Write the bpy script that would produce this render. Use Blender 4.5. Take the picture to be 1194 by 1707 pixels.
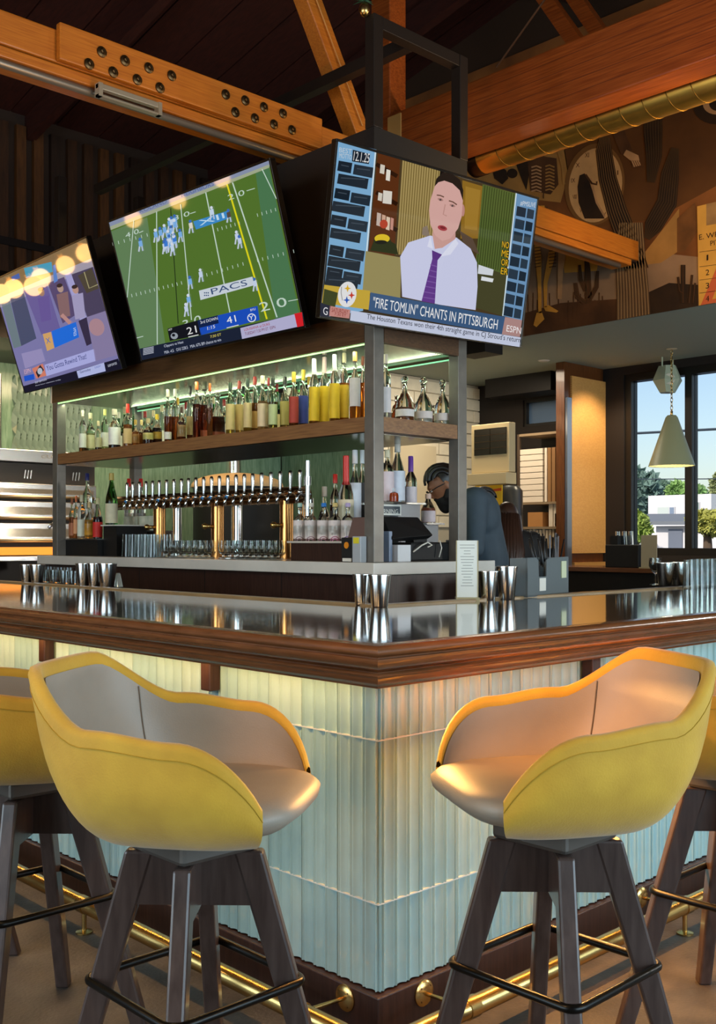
import bpy, bmesh, math, random
from mathutils import Vector, Matrix
from mathutils.geometry import tessellate_polygon
random.seed(7)
for o in list(bpy.data.objects): bpy.data.objects.remove(o)
SC = bpy.context.scene
COL = SC.collection

# ------------------------------------------------------------------ camera
# world: bar corner at the origin, +X along the right arm, +Y along the left arm
F_PX, U0, V0, CAM_H = 1753.0, 597.0, 900.0, 1.32
AX = math.radians(46.28)
XH = (math.sin(AX), math.cos(AX)); YH = (-math.cos(AX), math.sin(AX))
CAM = Vector((-(0.046*XH[0]+2.45*XH[1]), -(0.046*YH[0]+2.45*YH[1]), CAM_H))
cd = bpy.data.cameras.new('camera'); cam = bpy.data.objects.new('camera', cd); COL.objects.link(cam)
cam.location = CAM
fwd = Vector((XH[1], YH[1], 0)).normalized()
cam.rotation_euler = fwd.to_track_quat('-Z', 'Y').to_euler()
cd.sensor_fit = 'VERTICAL'; cd.sensor_height = 24.0; cd.lens = 24.0*F_PX/1707.0
cd.shift_y = (V0-853.5)/1707.0; cd.clip_start = 0.05; cd.clip_end = 400
SC.camera = cam

# ------------------------------------------------------------------ view, sky, sun, daylight
SC.view_settings.view_transform = 'Standard'; SC.view_settings.look = 'None'
SC.view_settings.exposure = 0.0; SC.view_settings.gamma = 1.0
SC.view_settings.use_curve_mapping = False
W = bpy.data.worlds.new('sky'); SC.world = W; W.use_nodes = True
wn = W.node_tree.nodes; wl = W.node_tree.links
sky = wn.new('ShaderNodeTexSky'); sky.sky_type = 'NISHITA'; sky.sun_disc = False
sky.sun_elevation = math.radians(38); sky.sun_rotation = math.radians(270); sky.air_density = 1.0; sky.dust_density = 1.2; sky.ozone_density = 1.6
wn['Background'].inputs['Strength'].default_value = 0.15
wl.new(sky.outputs['Color'], wn['Background'].inputs['Color'])

def sun_light(d, e, col):
    l = bpy.data.lights.new('sun', 'SUN'); l.energy = e; l.angle = 0.01; l.color = col
    o = bpy.data.objects.new('sun', l); COL.objects.link(o)
    o.rotation_euler = Vector(d).to_track_quat('-Z', 'Y').to_euler(); o.location = (0, 0, 12)
sun_light((0.80, 0.16, -0.62), 3.4, (1.0, 0.94, 0.84))

def area(name, loc, aim, sx, sy, e, col, spread=180):
    l = bpy.data.lights.new(name, 'AREA'); l.shape = 'RECTANGLE'; l.size = sx; l.size_y = sy
    l.energy = e; l.color = col; l.spread = math.radians(spread)
    o = bpy.data.objects.new(name, l); COL.objects.link(o); o.location = loc
    o.rotation_euler = (Vector(aim)-Vector(loc)).to_track_quat('-Z', 'Y').to_euler()
    return o
DAY = (0.62, 0.84, 1.0); WARM = (1.0, 0.62, 0.28); TUNG = (1.0, 0.74, 0.45)
# daylight through the tall windows of the two street walls behind the camera
area('daylight_window_front', (1.2, -4.85, 1.75), (1.2, 0, 1.35), 5.6, 2.4, 330, DAY)
area('daylight_window_side', (-4.85, 1.6, 1.75), (0, 1.6, 1.2), 5.0, 2.4, 200, DAY)

def PX(u, v, ax, val):
    rx, ry = (u-U0)/F_PX, 1.0
    d = Vector((rx*XH[0]+ry*XH[1], rx*YH[0]+ry*YH[1], -(v-V0)/F_PX))
    i = 'xyz'.index(ax); return CAM+d*((val-CAM[i])/d[i])
def PD(u, v, dep):
    rx, ry = (u-U0)/F_PX, 1.0
    return CAM+Vector((rx*XH[0]+ry*XH[1], rx*YH[0]+ry*YH[1], -(v-V0)/F_PX))*dep

# ------------------------------------------------------------------ materials
def lin(c):
    if isinstance(c, str):
        c = [int(c[i:i+2], 16)/255 for i in (0, 2, 4)]
        c = [x/12.92 if x <= .04045 else ((x+.055)/1.055)**2.4 for x in c]
    return (c[0], c[1], c[2], 1)
MATS = {}
def mat(name, col, rough=.5, metal=0, spec=.5, coat=0, var=0, vscale=8, stretch=(1, 1, 1), bump=0, bscale=60, trans=0, ior=1.45, emit=None, estr=0, alpha=1, sheen=0, col2=None, sub=0):
    if name in MATS: return MATS[name]
    m = bpy.data.materials.new(name); m.use_nodes = True; MATS[name] = m
    nt = m.node_tree; n = nt.nodes; b = n['Principled BSDF']
    c = lin(col); b.inputs['Base Color'].default_value = c
    b.inputs['Roughness'].default_value = rough; b.inputs['Metallic'].default_value = metal
    b.inputs['Specular IOR Level'].default_value = spec; b.inputs['IOR'].default_value = ior
    b.inputs['Coat Weight'].default_value = coat; b.inputs['Coat Roughness'].default_value = .06
    b.inputs['Transmission Weight'].default_value = trans; b.inputs['Alpha'].default_value = alpha
    b.inputs['Sheen Weight'].default_value = sheen
    if emit is not None:
        b.inputs['Emission Color'].default_value = lin(emit); b.inputs['Emission Strength'].default_value = estr
    if var or bump:
        tc = n.new('ShaderNodeTexCoord'); mp = n.new('ShaderNodeMapping'); mp.inputs['Scale'].default_value = stretch
        nt.links.new(tc.outputs['Object'], mp.inputs['Vector'])
        if var:
            nz = n.new('ShaderNodeTexNoise'); nz.inputs['Scale'].default_value = vscale; nz.inputs['Detail'].default_value = 5
            nt.links.new(mp.outputs['Vector'], nz.inputs['Vector'])
            rp = n.new('ShaderNodeValToRGB'); rp.color_ramp.elements[0].position = .3; rp.color_ramp.elements[1].position = .7
            c2 = lin(col2) if col2 else tuple(min(1, x*(1+var)) for x in c[:3])+(1,)
            c1 = c if col2 else tuple(x*(1-var) for x in c[:3])+(1,)
            rp.color_ramp.elements[0].color = c1; rp.color_ramp.elements[1].color = c2
            nt.links.new(nz.outputs['Fac'], rp.inputs['Fac']); nt.links.new(rp.outputs['Color'], b.inputs['Base Color'])
        if bump:
            n2 = n.new('ShaderNodeTexNoise'); n2.inputs['Scale'].default_value = bscale; n2.inputs['Detail'].default_value = 3
            nt.links.new(mp.outputs['Vector'], n2.inputs['Vector'])
            bp = n.new('ShaderNodeBump'); bp.inputs['Strength'].default_value = bump; bp.inputs['Distance'].default_value = .01
            nt.links.new(n2.outputs['Fac'], bp.inputs['Height']); nt.links.new(bp.outputs['Normal'], b.inputs['Normal'])
    return m
def emis(col, s=1.0):
    k = 'screen_light_%s_%.2f' % (col, s)
    if k in MATS: return MATS[k]
    m = mat(k, '000000', rough=.035, spec=.5, emit=col, estr=s); return m
def scr(col): return emis(col, .85)

# ------------------------------------------------------------------ mesh builder
ORG = {}
class MB:
    def __init__(s): s.v = []; s.f = []; s.m = []
    def add(s, vs, fs, mi=0):
        b = len(s.v); s.v += [tuple(v) for v in vs]
        for f in fs: s.f.append([i+b for i in f]); s.m.append(mi)
        return s
    def box(s, x0, x1, y0, y1, z0, z1, mi=0):
        vs = [(x, y, z) for z in (z0, z1) for x, y in ((x0, y0), (x1, y0), (x1, y1), (x0, y1))]
        return s.add(vs, [(3, 2, 1, 0), (4, 5, 6, 7), (0, 1, 5, 4), (1, 2, 6, 5), (2, 3, 7, 6), (3, 0, 4, 7)], mi)
    def hexa(s, pts, mi=0):      # 8 corners: 4 bottom ccw, 4 top ccw
        return s.add(pts, [(3, 2, 1, 0), (4, 5, 6, 7), (0, 1, 5, 4), (1, 2, 6, 5), (2, 3, 7, 6), (3, 0, 4, 7)], mi)
    def bar(s, a, b, w, h, up=(0, 0, 1), mi=0, w2=None, h2=None):
        a, b = Vector(a), Vector(b); d = (b-a).normalized(); r = d.cross(Vector(up)).normalized(); u = r.cross(d)
        w2 = w if w2 is None else w2; h2 = h if h2 is None else h2
        p = [c+r*sx*ww/2+u*sy*hh/2 for c, ww, hh in ((a, w, h), (b, w2, h2)) for sx, sy in ((-1, -1), (1, -1), (1, 1), (-1, 1))]
        return s.hexa(p, mi)
    def tube(s, path, r, n=10, mi=0, caps=True, closed=False):
        path = [Vector(p) for p in path]; N = len(path); rs = r if isinstance(r, (list, tuple)) else [r]*N
        vs = []; fs = []; prev = None
        for i, p in enumerate(path):
            if closed: d = (path[(i+1) % N]-path[i-1])
            else: d = (path[min(i+1, N-1)]-path[max(i-1, 0)])
            d.normalize()
            if prev is None:
                a = Vector((0, 0, 1)) if abs(d.z) < .9 else Vector((1, 0, 0)); u = d.cross(a).normalized()
            else: u = (prev-d*prev.dot(d)).normalized()
            w = d.cross(u); prev = u
            for k in range(n):
                t = 2*math.pi*k/n; vs.append(p+(u*math.cos(t)+w*math.sin(t))*rs[i])
        for i in range(N if closed else N-1):
            j = (i+1) % N
            for k in range(n): fs.append((i*n+k, i*n+(k+1) % n, j*n+(k+1) % n, j*n+k))
        if caps and not closed: fs.append(tuple(range(n))[::-1]); fs.append(tuple((N-1)*n+k for k in range(n)))
        return s.add(vs, fs, mi)
    def lathe(s, prof, c=(0, 0, 0), n=20, mi=0, sq=None, ph=0, ax=None):
        c = Vector(c); vs = []; fs = []
        if ax is not None: R = Vector((0, 0, 1)).rotation_difference(Vector(ax).normalized()).to_matrix()
        for r, z in prof:
            for k in range(n):
                t = 2*math.pi*k/n+ph; cx, cy = math.cos(t), math.sin(t)
                if sq: q = (abs(cx)**sq+abs(cy)**sq)**(-1/sq); cx *= q; cy *= q
                p = Vector((r*cx, r*cy, z))
                if ax is not None: p = R@p
                vs.append(c+p)
        for i in range(len(prof)-1):
            for k in range(n): fs.append((i*n+k, i*n+(k+1) % n, (i+1)*n+(k+1) % n, (i+1)*n+k))
        fs.append(tuple(range(n))[::-1]); L = len(prof)-1; fs.append(tuple(L*n+k for k in range(n)))
        return s.add(vs, fs, mi)
    def ball(s, c, rx, ry=None, rz=None, n=14, mi=0, rot=None):
        ry = rx if ry is None else ry; rz = rx if rz is None else rz; c = Vector(c); vs = []; fs = []; m = n//2+1
        for i in range(m+1):
            a = math.pi*i/m
            for k in range(n):
                t = 2*math.pi*k/n; p = Vector((rx*math.sin(a)*math.cos(t), ry*math.sin(a)*math.sin(t), -rz*math.cos(a)))
                if rot is not None: p = rot@p
                vs.append(c+p)
        for i in range(m):
            for k in range(n): fs.append((i*n+k, i*n+(k+1) % n, (i+1)*n+(k+1) % n, (i+1)*n+k))
        return s.add(vs, fs, mi)
    def prism(s, poly, ext, mi=0):   # poly of 3D points, extruded by vector ext
        n = len(poly); e = Vector(ext); p = [Vector(q) for q in poly]
        tri = tessellate_polygon([p])
        nrm = sum(((p[b]-p[a]).cross(p[c]-p[a]) for a, b, c in tri), Vector())
        tri = [t if (p[t[1]]-p[t[0]]).cross(p[t[2]]-p[t[0]]).dot(nrm) > 0 else t[::-1] for t in tri]
        fl = nrm.dot(e) > 0
        fs = [t[::-1] if fl else t for t in tri]+[tuple(i+n for i in (t if fl else t[::-1])) for t in tri]
        for i in range(n):
            j = (i+1) % n; fs.append((i, j, j+n, i+n))
        return s.add(p+[q+e for q in p], fs, mi)
    def grid(s, rows, mi=0, closed=False):
        n = len(rows[0]); vs = [p for r in rows for p in r]; fs = []
        for i in range(len(rows)-1):
            for k in range(n if closed else n-1): fs.append((i*n+k, i*n+(k+1) % n, (i+1)*n+(k+1) % n, (i+1)*n+k))
        return s.add(vs, fs, mi)
    def mesh(s, name, mats, smooth=False, off=(0, 0, 0), fix=True):
        me = bpy.data.meshes.new(name); ox, oy, oz = off
        me.from_pydata([(x-ox, y-oy, z-oz) for x, y, z in s.v], [], s.f)
        for m in (mats if isinstance(mats, (list, tuple)) else [mats]): me.materials.append(m)
        me.polygons.foreach_set('material_index', s.m)
        if fix:
            bm = bmesh.new(); bm.from_mesh(me); bmesh.ops.recalc_face_normals(bm, faces=bm.faces); bm.to_mesh(me); bm.free()
        if smooth:
            me.polygons.foreach_set('use_smooth', [True]*len(me.polygons))
            if smooth is not True:
                me.set_sharp_from_angle(angle=math.radians(smooth))
        me.update(); return me
    def build(s, name, mats, parent=None, smooth=False, bevel=0, kind=None, label=None, cat=None, group=None, local=False, fix=True, seg=2):
        if parent is None:
            xs, ys, zs = zip(*s.v); off = ((min(xs)+max(xs))/2, (min(ys)+max(ys))/2, min(zs))
        else: off = (0, 0, 0) if local else ORG.get(parent.name, (0, 0, 0))
        o = bpy.data.objects.new(name, s.mesh(name, mats, smooth, off, fix)); COL.objects.link(o)
        if parent is None: o.location = off
        else: o.parent = parent
        ORG[o.name] = off
        if bevel:
            b = o.modifiers.new('bevel', 'BEVEL'); b.width = bevel; b.segments = seg; b.limit_method = 'ANGLE'
        tag(o, label, cat, group, kind); return o
def tag(o, label=None, cat=None, group=None, kind=None):
    for k, v in (('label', label), ('category', cat), ('group', group), ('kind', kind)):
        if v: o[k] = v
    return o
def thing(name, label, cat, loc=(0, 0, 0), rz=0, group=None, kind=None):
    o = bpy.data.objects.new(name, None); COL.objects.link(o); o.location = loc; o.rotation_euler = (0, 0, rz)
    o.empty_display_size = .1; ORG[o.name] = tuple(loc); return tag(o, label, cat, group, kind)
def copy_tree(o, parent=None):
    c = o.copy(); COL.objects.link(c); c.parent = parent; ORG[c.name] = ORG.get(o.name, (0, 0, 0))
    for ch in [x for x in o.children]: copy_tree(ch, c)
    return c
ORD = ['first', 'second', 'third', 'fourth', 'fifth', 'sixth', 'seventh', 'eighth', 'ninth', 'tenth', 'eleventh', 'twelfth', 'thirteenth', 'fourteenth', 'fifteenth', 'sixteenth', 'seventeenth', 'eighteenth', 'nineteenth', 'twentieth', 'twenty-first', 'twenty-second', 'twenty-third', 'twenty-fourth', 'twenty-fifth', 'twenty-sixth', 'twenty-seventh', 'twenty-eighth', 'twenty-ninth', 'thirtieth', 'thirty-first', 'thirty-second', 'thirty-third', 'thirty-fourth', 'thirty-fifth', 'thirty-sixth', 'thirty-seventh', 'thirty-eighth', 'thirty-ninth', 'fortieth', 'forty-first', 'forty-second', 'forty-third', 'forty-fourth', 'forty-fifth']

# flat print: polygons and lettering laid on a plane (point, normal) from photo pixels
FONTCACHE = {}
def text_geo(t):
    if t in FONTCACHE: return FONTCACHE[t]
    c = bpy.data.curves.new('lettering', 'FONT'); c.body = t; c.size = 1; c.resolution_u = 3
    o = bpy.data.objects.new('lettering', c); COL.objects.link(o)
    me = o.to_mesh(); vs = [v.co.copy() for v in me.vertices]; fs = [tuple(p.vertices) for p in me.polygons]; o.to_mesh_clear()
    bpy.data.objects.remove(o); bpy.data.curves.remove(c)
    x0 = min(v.x for v in vs); x1 = max(v.x for v in vs); y0 = min(v.y for v in vs); y1 = max(v.y for v in vs)
    r = ([((v.x-x0)/(x1-x0), (v.y-y0)/(y1-y0)) for v in vs], fs); FONTCACHE[t] = r; return r
class Print:
    def __init__(s, p, n, ox=0, oy=0, sc=1.0, gap=.0007):
        s.p = Vector(p); s.n = Vector(n).normalized(); s.ox, s.oy, s.sc, s.gap = ox, oy, sc, gap; s.mb = MB(); s.mats = []
    def pt(s, x, y, layer):
        u, v = s.ox+x/s.sc, s.oy+y/s.sc; q = s.p+s.n*s.gap*layer
        d = PD(u, v, 1)-CAM; return CAM+d*((q-CAM).dot(s.n)/d.dot(s.n))
    def mi(s, m):
        if m not in s.mats: s.mats.append(m)
        return s.mats.index(m)
    def poly(s, pts, m, layer=1):
        q = [s.pt(x, y, layer) for x, y in pts]
        s.mb.add(q, tessellate_polygon([q]), s.mi(m)); return s
    def line(s, a, b, w, m, layer=1):
        a = Vector(a); b = Vector(b); d = (b-a).normalized(); n = Vector((-d.y, d.x))*w/2
        return s.poly([a+n, b+n, b-n, a-n], m, layer)
    def path(s, pts, w, m, layer=1):
        ws = w if isinstance(w, (list, tuple)) else [w]*len(pts); P = [Vector(p) for p in pts]; L = []; R = []
        for i, p in enumerate(P):
            d = (P[min(i+1, len(P)-1)]-P[max(i-1, 0)]).normalized(); n = Vector((-d.y, d.x))*ws[i]/2; L.append(p+n); R.append(p-n)
        for i in range(len(P)-1): s.poly([L[i], L[i+1], R[i+1], R[i]], m, layer)
        return s
    def ell(s, cx, cy, rx, ry, m, layer=1, n=24, rot=0, a0=0, a1=360):
        c, q = math.cos(math.radians(rot)), math.sin(math.radians(rot)); pts = []
        for k in range(n):
            t = math.radians(a0+(a1-a0)*k/n); x, y = rx*math.cos(t), ry*math.sin(t); pts.append((cx+x*c-y*q, cy+x*q+y*c))
        return s.poly(pts, m, layer)
    def text(s, t, bl, br, tl, m, layer=2):
        vs, fs = text_geo(t)
        pts = [(bl[0]+(br[0]-bl[0])*a+(tl[0]-bl[0])*b, bl[1]+(br[1]-bl[1])*a+(tl[1]-bl[1])*b) for a, b in vs]
        s.mb.add([s.pt(x, y, layer) for x, y in pts], fs, s.mi(m)); return s
    def clip(s, z):          # cut everything below height z
        V, F, Mi = [], [], []
        for f, mi in zip(s.mb.f, s.mb.m):
            P = [Vector(s.mb.v[i]) for i in f]; out = []
            for i, a in enumerate(P):
                b = P[(i+1) % len(P)]
                if a.z >= z: out.append(a)
                if (a.z >= z) != (b.z >= z): out.append(a.lerp(b, (z-a.z)/(b.z-a.z)))
            if len(out) > 2: F.append(list(range(len(V), len(V)+len(out)))); V += [tuple(q) for q in out]; Mi.append(mi)
        s.mb.v, s.mb.f, s.mb.m = V, F, Mi; return s
    def done(s, name, parent, **k):
        return s.mb.build(name, s.mats, parent, fix=False, **k)
# ------------------------------------------------------------------ common materials
m_floor = mat('dark_concrete', '3a3531', .55, var=.45, vscale=7, bump=.2, bscale=90, col2='59524b')
m_ceil = mat('sage_soffit_paint', '9aa294', .8)
m_dark = mat('blackened_steel', '1d1a18', .45, metal=.3)
m_steelpost = mat('grey_steel_tube', '6f6a62', .4, metal=.3, var=.15, vscale=12)
m_black = mat('matt_black', '0b0b0b', .6)
m_ss = mat('stainless_steel', 'c9c7c2', .22, metal=1, var=.06, vscale=3, stretch=(1, 1, 14))
m_chrome = mat('chrome', 'e4e4e4', .07, metal=1)
m_brass = mat('polished_brass', 'c4a566', .26, metal=1)
m_copper = mat('copper_tube', 'c98d52', .25, metal=1)
m_beam = mat('glulam_orange_wood', 'c0701c', .5, var=.3, vscale=5, stretch=(1.2, 14, 30), col2='a3560c', coat=.1)
m_beamr = mat('glulam_red_wood', 'a3501a', .45, var=.3, vscale=4, stretch=(14, 1.0, 26), col2='7d3508', coat=.15)
m_roof = mat('dark_red_plank', '3a150d', .7, var=.3, vscale=5, stretch=(8, 1, 8))
m_roofd = mat('dark_roof_board', '1c1210', .9)
m_mahog = mat('mahogany_gloss', '70462a', .27, var=.3, vscale=5, stretch=(2, 2, 22), coat=.45, col2='5c381f')
m_walnut = mat('walnut_shelf', '92683f', .4, var=.25, vscale=5, stretch=(8, 1.2, 24), col2='744d30')
m_walnutd = mat('dark_walnut_panel', '3b241b', .4, var=.3, vscale=7, stretch=(14, 14, 1.2), col2='27140e')
m_white = mat('white_paint', 'dcd8cc', .6)
m_plaster = mat('plain_wall_paint', '8a8378', .8)
m_glass = mat('window_glass', 'ffffff', .0, trans=1, ior=1.02, spec=.3)

# ------------------------------------------------------------------ floor and outer walls
ZS = 3.10; XM = 5.68; XW = 7.72; YB = 6.1; YK = 7.6
MB().box(-5.2, XW+.2, -5.2, YK+.2, -.12, 0).build('floor', m_floor, kind='structure')
w = MB()                      # back wall
w.box(-5.2, 6.0, YK, YK+.18, 0, 6.4)
w.build('wall_back', mat('kitchen_wall_paint', '3a2a20', .8), kind='structure')
# street wall behind the camera, with a row of tall windows
def window(name, x0, x1, y0, y1, z0, z1, axis, bars, mfr=None, fr=.06, label=None, glass=None):
    o = bpy.data.objects.new(name, None); COL.objects.link(o); o.location = ((x0+x1)/2, (y0+y1)/2, z0); ORG[name] = tuple(o.location)
    o['kind'] = 'structure'
    if label: o['label'] = label
    mfr = mfr or mat('black_window_frame', '15120f', .4)
    if axis == 'x':
        xm = (x0+x1)/2
        f = MB().box(x0, x1, y0, y1, z0, z0+fr).box(x0, x1, y0, y1, z1-fr, z1).box(x0, x1, y0, y0+fr, z0+fr, z1-fr).box(x0, x1, y1-fr, y1, z0+fr, z1-fr)
        f.build('window_frame', mfr, o)
        for b in bars: MB().box(x0, x1, b-fr/2, b+fr/2, z0+fr, z1-fr).build('mullion', mfr, o)
        e = [y0+fr]+[t for b in sorted(bars) for t in (b-fr/2, b+fr/2)]+[y1-fr]
        for i in range(0, len(e), 2): MB().box(xm-.006, xm+.006, e[i], e[i+1], z0+fr, z1-fr).build('pane', glass or m_glass, o)
    else:
        ym = (y0+y1)/2
        f = MB().box(x0, x1, y0, y1, z0, z0+fr).box(x0, x1, y0, y1, z1-fr, z1).box(x0, x0+fr, y0, y1, z0+fr, z1-fr).box(x1-fr, x1, y0, y1, z0+fr, z1-fr)
        f.build('window_frame', mfr, o)
        for b in bars: MB().box(b-fr/2, b+fr/2, y0, y1, z0+fr, z1-fr).build('mullion', mfr, o)
        e = [x0+fr]+[t for b in sorted(bars) for t in (b-fr/2, b+fr/2)]+[x1-fr]
        for i in range(0, len(e), 2): MB().box(e[i], e[i+1], ym-.006, ym+.006, z0+fr, z1-fr).build('pane', glass or m_glass, o)
    return o
MB().box(-5.2, XW+.2, -5.2, -5.0, 0, .5).box(-5.2, XW+.2, -5.2, -5.0, 3.0, 6.4).box(-5.2, -1.7, -5.2, -5.0, .5, 3.0).box(4.1, XW+.2, -5.2, -5.0, .5, 3.0).build('wall_front', m_plaster, kind='structure')
window('window_4', -1.7, 4.1, -5.16, -5.04, .5, 3.0, 'y', [.23, 2.16])
MB().box(-5.2, -5.0, -5.0, YK, 0, .5).box(-5.2, -5.0, -5.0, YK, 3.0, 6.4).box(-5.2, -5.0, -5.0, -1.0, .5, 3.0).box(-5.2, -5.0, 4.2, YK, .5, 3.0).build('wall_left', m_plaster, kind='structure')
window('window_5', -5.16, -5.04, -1.0, 4.2, .5, 3.0, 'x', [.73, 2.47])

# right street wall with the windows in view
yw0 = PX(1040, 700, 'x', XW).y; ymul = PX(1146, 700, 'x', XW).y; zt = PX(1100, 617, 'x', XW).z; zb = PX(1100, 926, 'x', XW).z
yd0 = PX(925, 700, 'x', XW).y-.1; yd1 = PX(872, 700, 'x', XW).y; zd0 = PX(900, 709, 'x', XW).z; zd1 = PX(900, 664, 'x', XW).z
pitch = yw0-ymul; yw1 = yw0-3*pitch
w = MB().box(XW, XW+.2, -5.2, yw1, 0, 6.4).box(XW, XW+.2, yw1, yw0, 0, zb).box(XW, XW+.2, yw1, yw0, zt, 6.4)
w.box(XW, XW+.2, yw0, yd0, 0, 6.4).box(XW, XW+.2, yd0, yd1, 0, zd0).box(XW, XW+.2, yd0, yd1, zd1, 6.4).box(XW, XW+.2, yd1, YB+.2, 0, 6.4)
w.build('wall_right', mat('dark_wall_paint', '211913', .8), kind='structure')
window('window_1', XW+.02, XW+.14, yw1, yw0, zb, zt, 'x', [yw0-pitch, yw0-2*pitch], fr=.075, label='black framed street window with tall panes')
window('window_2', XW+.02, XW+.14, yd0, yd1, zd0, zd1, 'x', [], fr=.03, glass=mat('tinted_window_glass', '4c6788', .15, spec=.6, coat=.3), label='small tinted high window above the shelving')
# dark header beam over the tinted window
MB().box(XW-.35, XW, PX(925, 660, 'x', XW).y-.2, PX(842, 660, 'x', XW).y, zd1+.02, ZS).build('trim_1', mat('dark_trim', '17110d', .6), kind='structure')

# white brick wall behind the bar: courses of single bricks in view
o = thing('wall_brick', None, None, (6.05, YB, 0), kind='structure')
MB().box(6.0, XW, YB+.02, YB+.2, 0, ZS).build('mortar_bed', mat('white_mortar', 'b5aa93', .8), o)
m_brick = mat('white_painted_brick', 'd8cdb4', .55, var=.08, vscale=9, bump=.2, bscale=50)
bl, bh = .40, .135; proto = None; x0, x1 = 6.02, XW
for r in range(12):
    z0 = ZS-.02-(r+1)*bh; xx = x0-(r % 2)*bl/2
    while xx < x1:
        a, b = max(xx, x0), min(xx+bl-.012, x1)
        if b-a > .05:
            if proto and abs((b-a)-(bl-.012)) < 1e-6:
                q = proto.copy(); COL.objects.link(q); q.location = Vector((a-6.05, 0, z0))
            else:
                q = MB().box(0, b-a, -.004, .03, 0, bh-.012).build('brick', m_brick, o, local=True, bevel=.005); q.location = (a-6.05, 0, z0)
                if abs((b-a)-(bl-.012)) < 1e-6: proto = q
        xx += bl

# soffit over the dining side, and the mural wall above its edge
MB().box(XM, XW, -5.0, YB, ZS, ZS+.12).box(6.0, XM, YB-.1, YB, ZS, ZS+.12).build('ceiling', m_ceil, kind='structure')
MB().box(5.98, XW, YB, YB+.2, ZS, 6.4).box(6.0, 6.18, YB, YK, 0, 6.4).build('wall_upper_back', m_roofd, kind='structure')
MB().box(XM+.02, XM+.12, -5.0, YB, ZS+.12, 6.4).build('wall_mural', mat('mural_wall_paint', '3a2616', .8), kind='structure')

# roof: two dark slopes with planks and rafters
RY, RZ = 3.4, 6.2
def slope(y): return RZ-abs(y-RY)*.21
roof = thing('ceiling_upper', None, None, (1, RY, RZ), kind='structure')
MB().hexa([(-5.2, -5.2, slope(-5.2)+.03), (XW+.2, -5.2, slope(-5.2)+.03), (XW+.2, RY, RZ+.03), (-5.2, RY, RZ+.03), (-5.2, -5.2, slope(-5.2)+.15), (XW+.2, -5.2, slope(-5.2)+.15), (XW+.2, RY, RZ+.15), (-5.2, RY, RZ+.15)]).hexa(
    [(-5.2, RY, RZ+.03), (XW+.2, RY, RZ+.03), (XW+.2, YK+.2, slope(YK+.2)+.03), (-5.2, YK+.2, slope(YK+.2)+.03), (-5.2, RY, RZ+.15), (XW+.2, RY, RZ+.15), (XW+.2, YK+.2, slope(YK+.2)+.15), (-5.2, YK+.2, slope(YK+.2)+.15)]).build('roof_deck', m_roofd, roof)
for i in range(28):
    x = -5.1+i*.46
    for a, b in ((-5.1, RY-.02), (RY+.02, YK+.1)):
        MB().hexa([(x, a, slope(a)), (x+.445, a, slope(a)), (x+.445, b, slope(b)), (x, b, slope(b)), (x, a, slope(a)+.028), (x+.445, a, slope(a)+.028), (x+.445, b, slope(b)+.028), (x, b, slope(b)+.028)]).build('plank', m_roof, roof)
for x in (-3.9, 2.9, 5.0):
    for a, b in ((-5.0, RY-.06), (RY+.06, YK)):
        MB().bar((x, a, slope(a)-.12), (x, b, slope(b)-.12), .09, .22).build('rafter', m_roof, roof)
MB().box(-5.1, XW, RY-.07, RY+.07, RZ-.34, RZ-.05).build('ridge_beam', m_roof, roof)

# slatted timber cladding high on the back wall
cl = thing('trim_2', None, None, (0, YK, 3), kind='structure')
mslat = [mat('slat_wood_%d' % i, c, .6, var=.3, vscale=6, stretch=(8, 8, 1)) for i, c in enumerate(('57320f', '3f230c', '2a170a'))]
for i in range(52):
    x = -3.2+i*.175
    if x > 5.8: break
    MB().box(x, x+.095, YK-.05, YK, 3.05, 5.2).build('slat', mslat[(i*7 % 5) % 3], cl)
MB().box(-3.3, 5.9, YK-.075, YK-.05, 4.05, 4.12).build('rail', m_roofd, cl)

# ------------------------------------------------------------------ glulam beams
YBM = 2.75
pz = lambda u, v: PX(u, v, 'y', YBM).z; pxx = lambda u, v=200: PX(u, v, 'y', YBM).x
zt_, zb_ = (pz(0, 21)+pz(530, 202))/2, (pz(0, 90)+pz(545, 243))/2
b = thing('ceiling_beam', 'long orange glulam beam with bolted splice plate above the left televisions', 'beam', (2.2, YBM, 3.4))
MB().box(-5.0, XM-.03, YBM, YBM+.16, zb_, zt_).build('beam_body', m_beam, b, bevel=.008)
MB().box(-5.0, XM-.03, YBM+.02, YBM+.14, zb_-.012, zb_).build('shadow_joint', mat('dark_joint', '2a1507', .8), b)
MB().box(-5.0, XM-.15, YBM-.01, YBM+.17, zb_-.062, zb_-.012).build('lower_lamella', m_beam, b, bevel=.006)
x0, x1 = pxx(93), pxx(530)
MB().box(x0, x1, YBM-.04, YBM-.001, (pz(93, 110)+pz(530, 246))/2, (pz(93, 47)+pz(530, 196))/2).build('splice_plate', m_beam, b, bevel=.006)
m_bolt = mat('dark_bronze_bolt', '5a452b', .35, metal=.9)
for x, y in ((337, 173), (414, 202), (493, 226), (569, 252), (295, 213), (375, 240), (455, 265), (530, 292), (748, 314), (813, 334), (875, 356), (938, 377), (780, 373), (845, 393), (908, 413), (968, 432)):
    p = PX(x/1.99, y/1.99, 'y', YBM-.04)
    q = MB().lathe([(.026, 0), (.026, .006), (.021, .010)], p, 18, ax=(0, -1, 0)).build('washer', m_bolt, b, smooth=40)
    MB().lathe([(.013, .009), (.013, .022), (.010, .025)], p, 6, ax=(0, -1, 0)).build('bolt_head', m_bolt, q)
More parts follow.
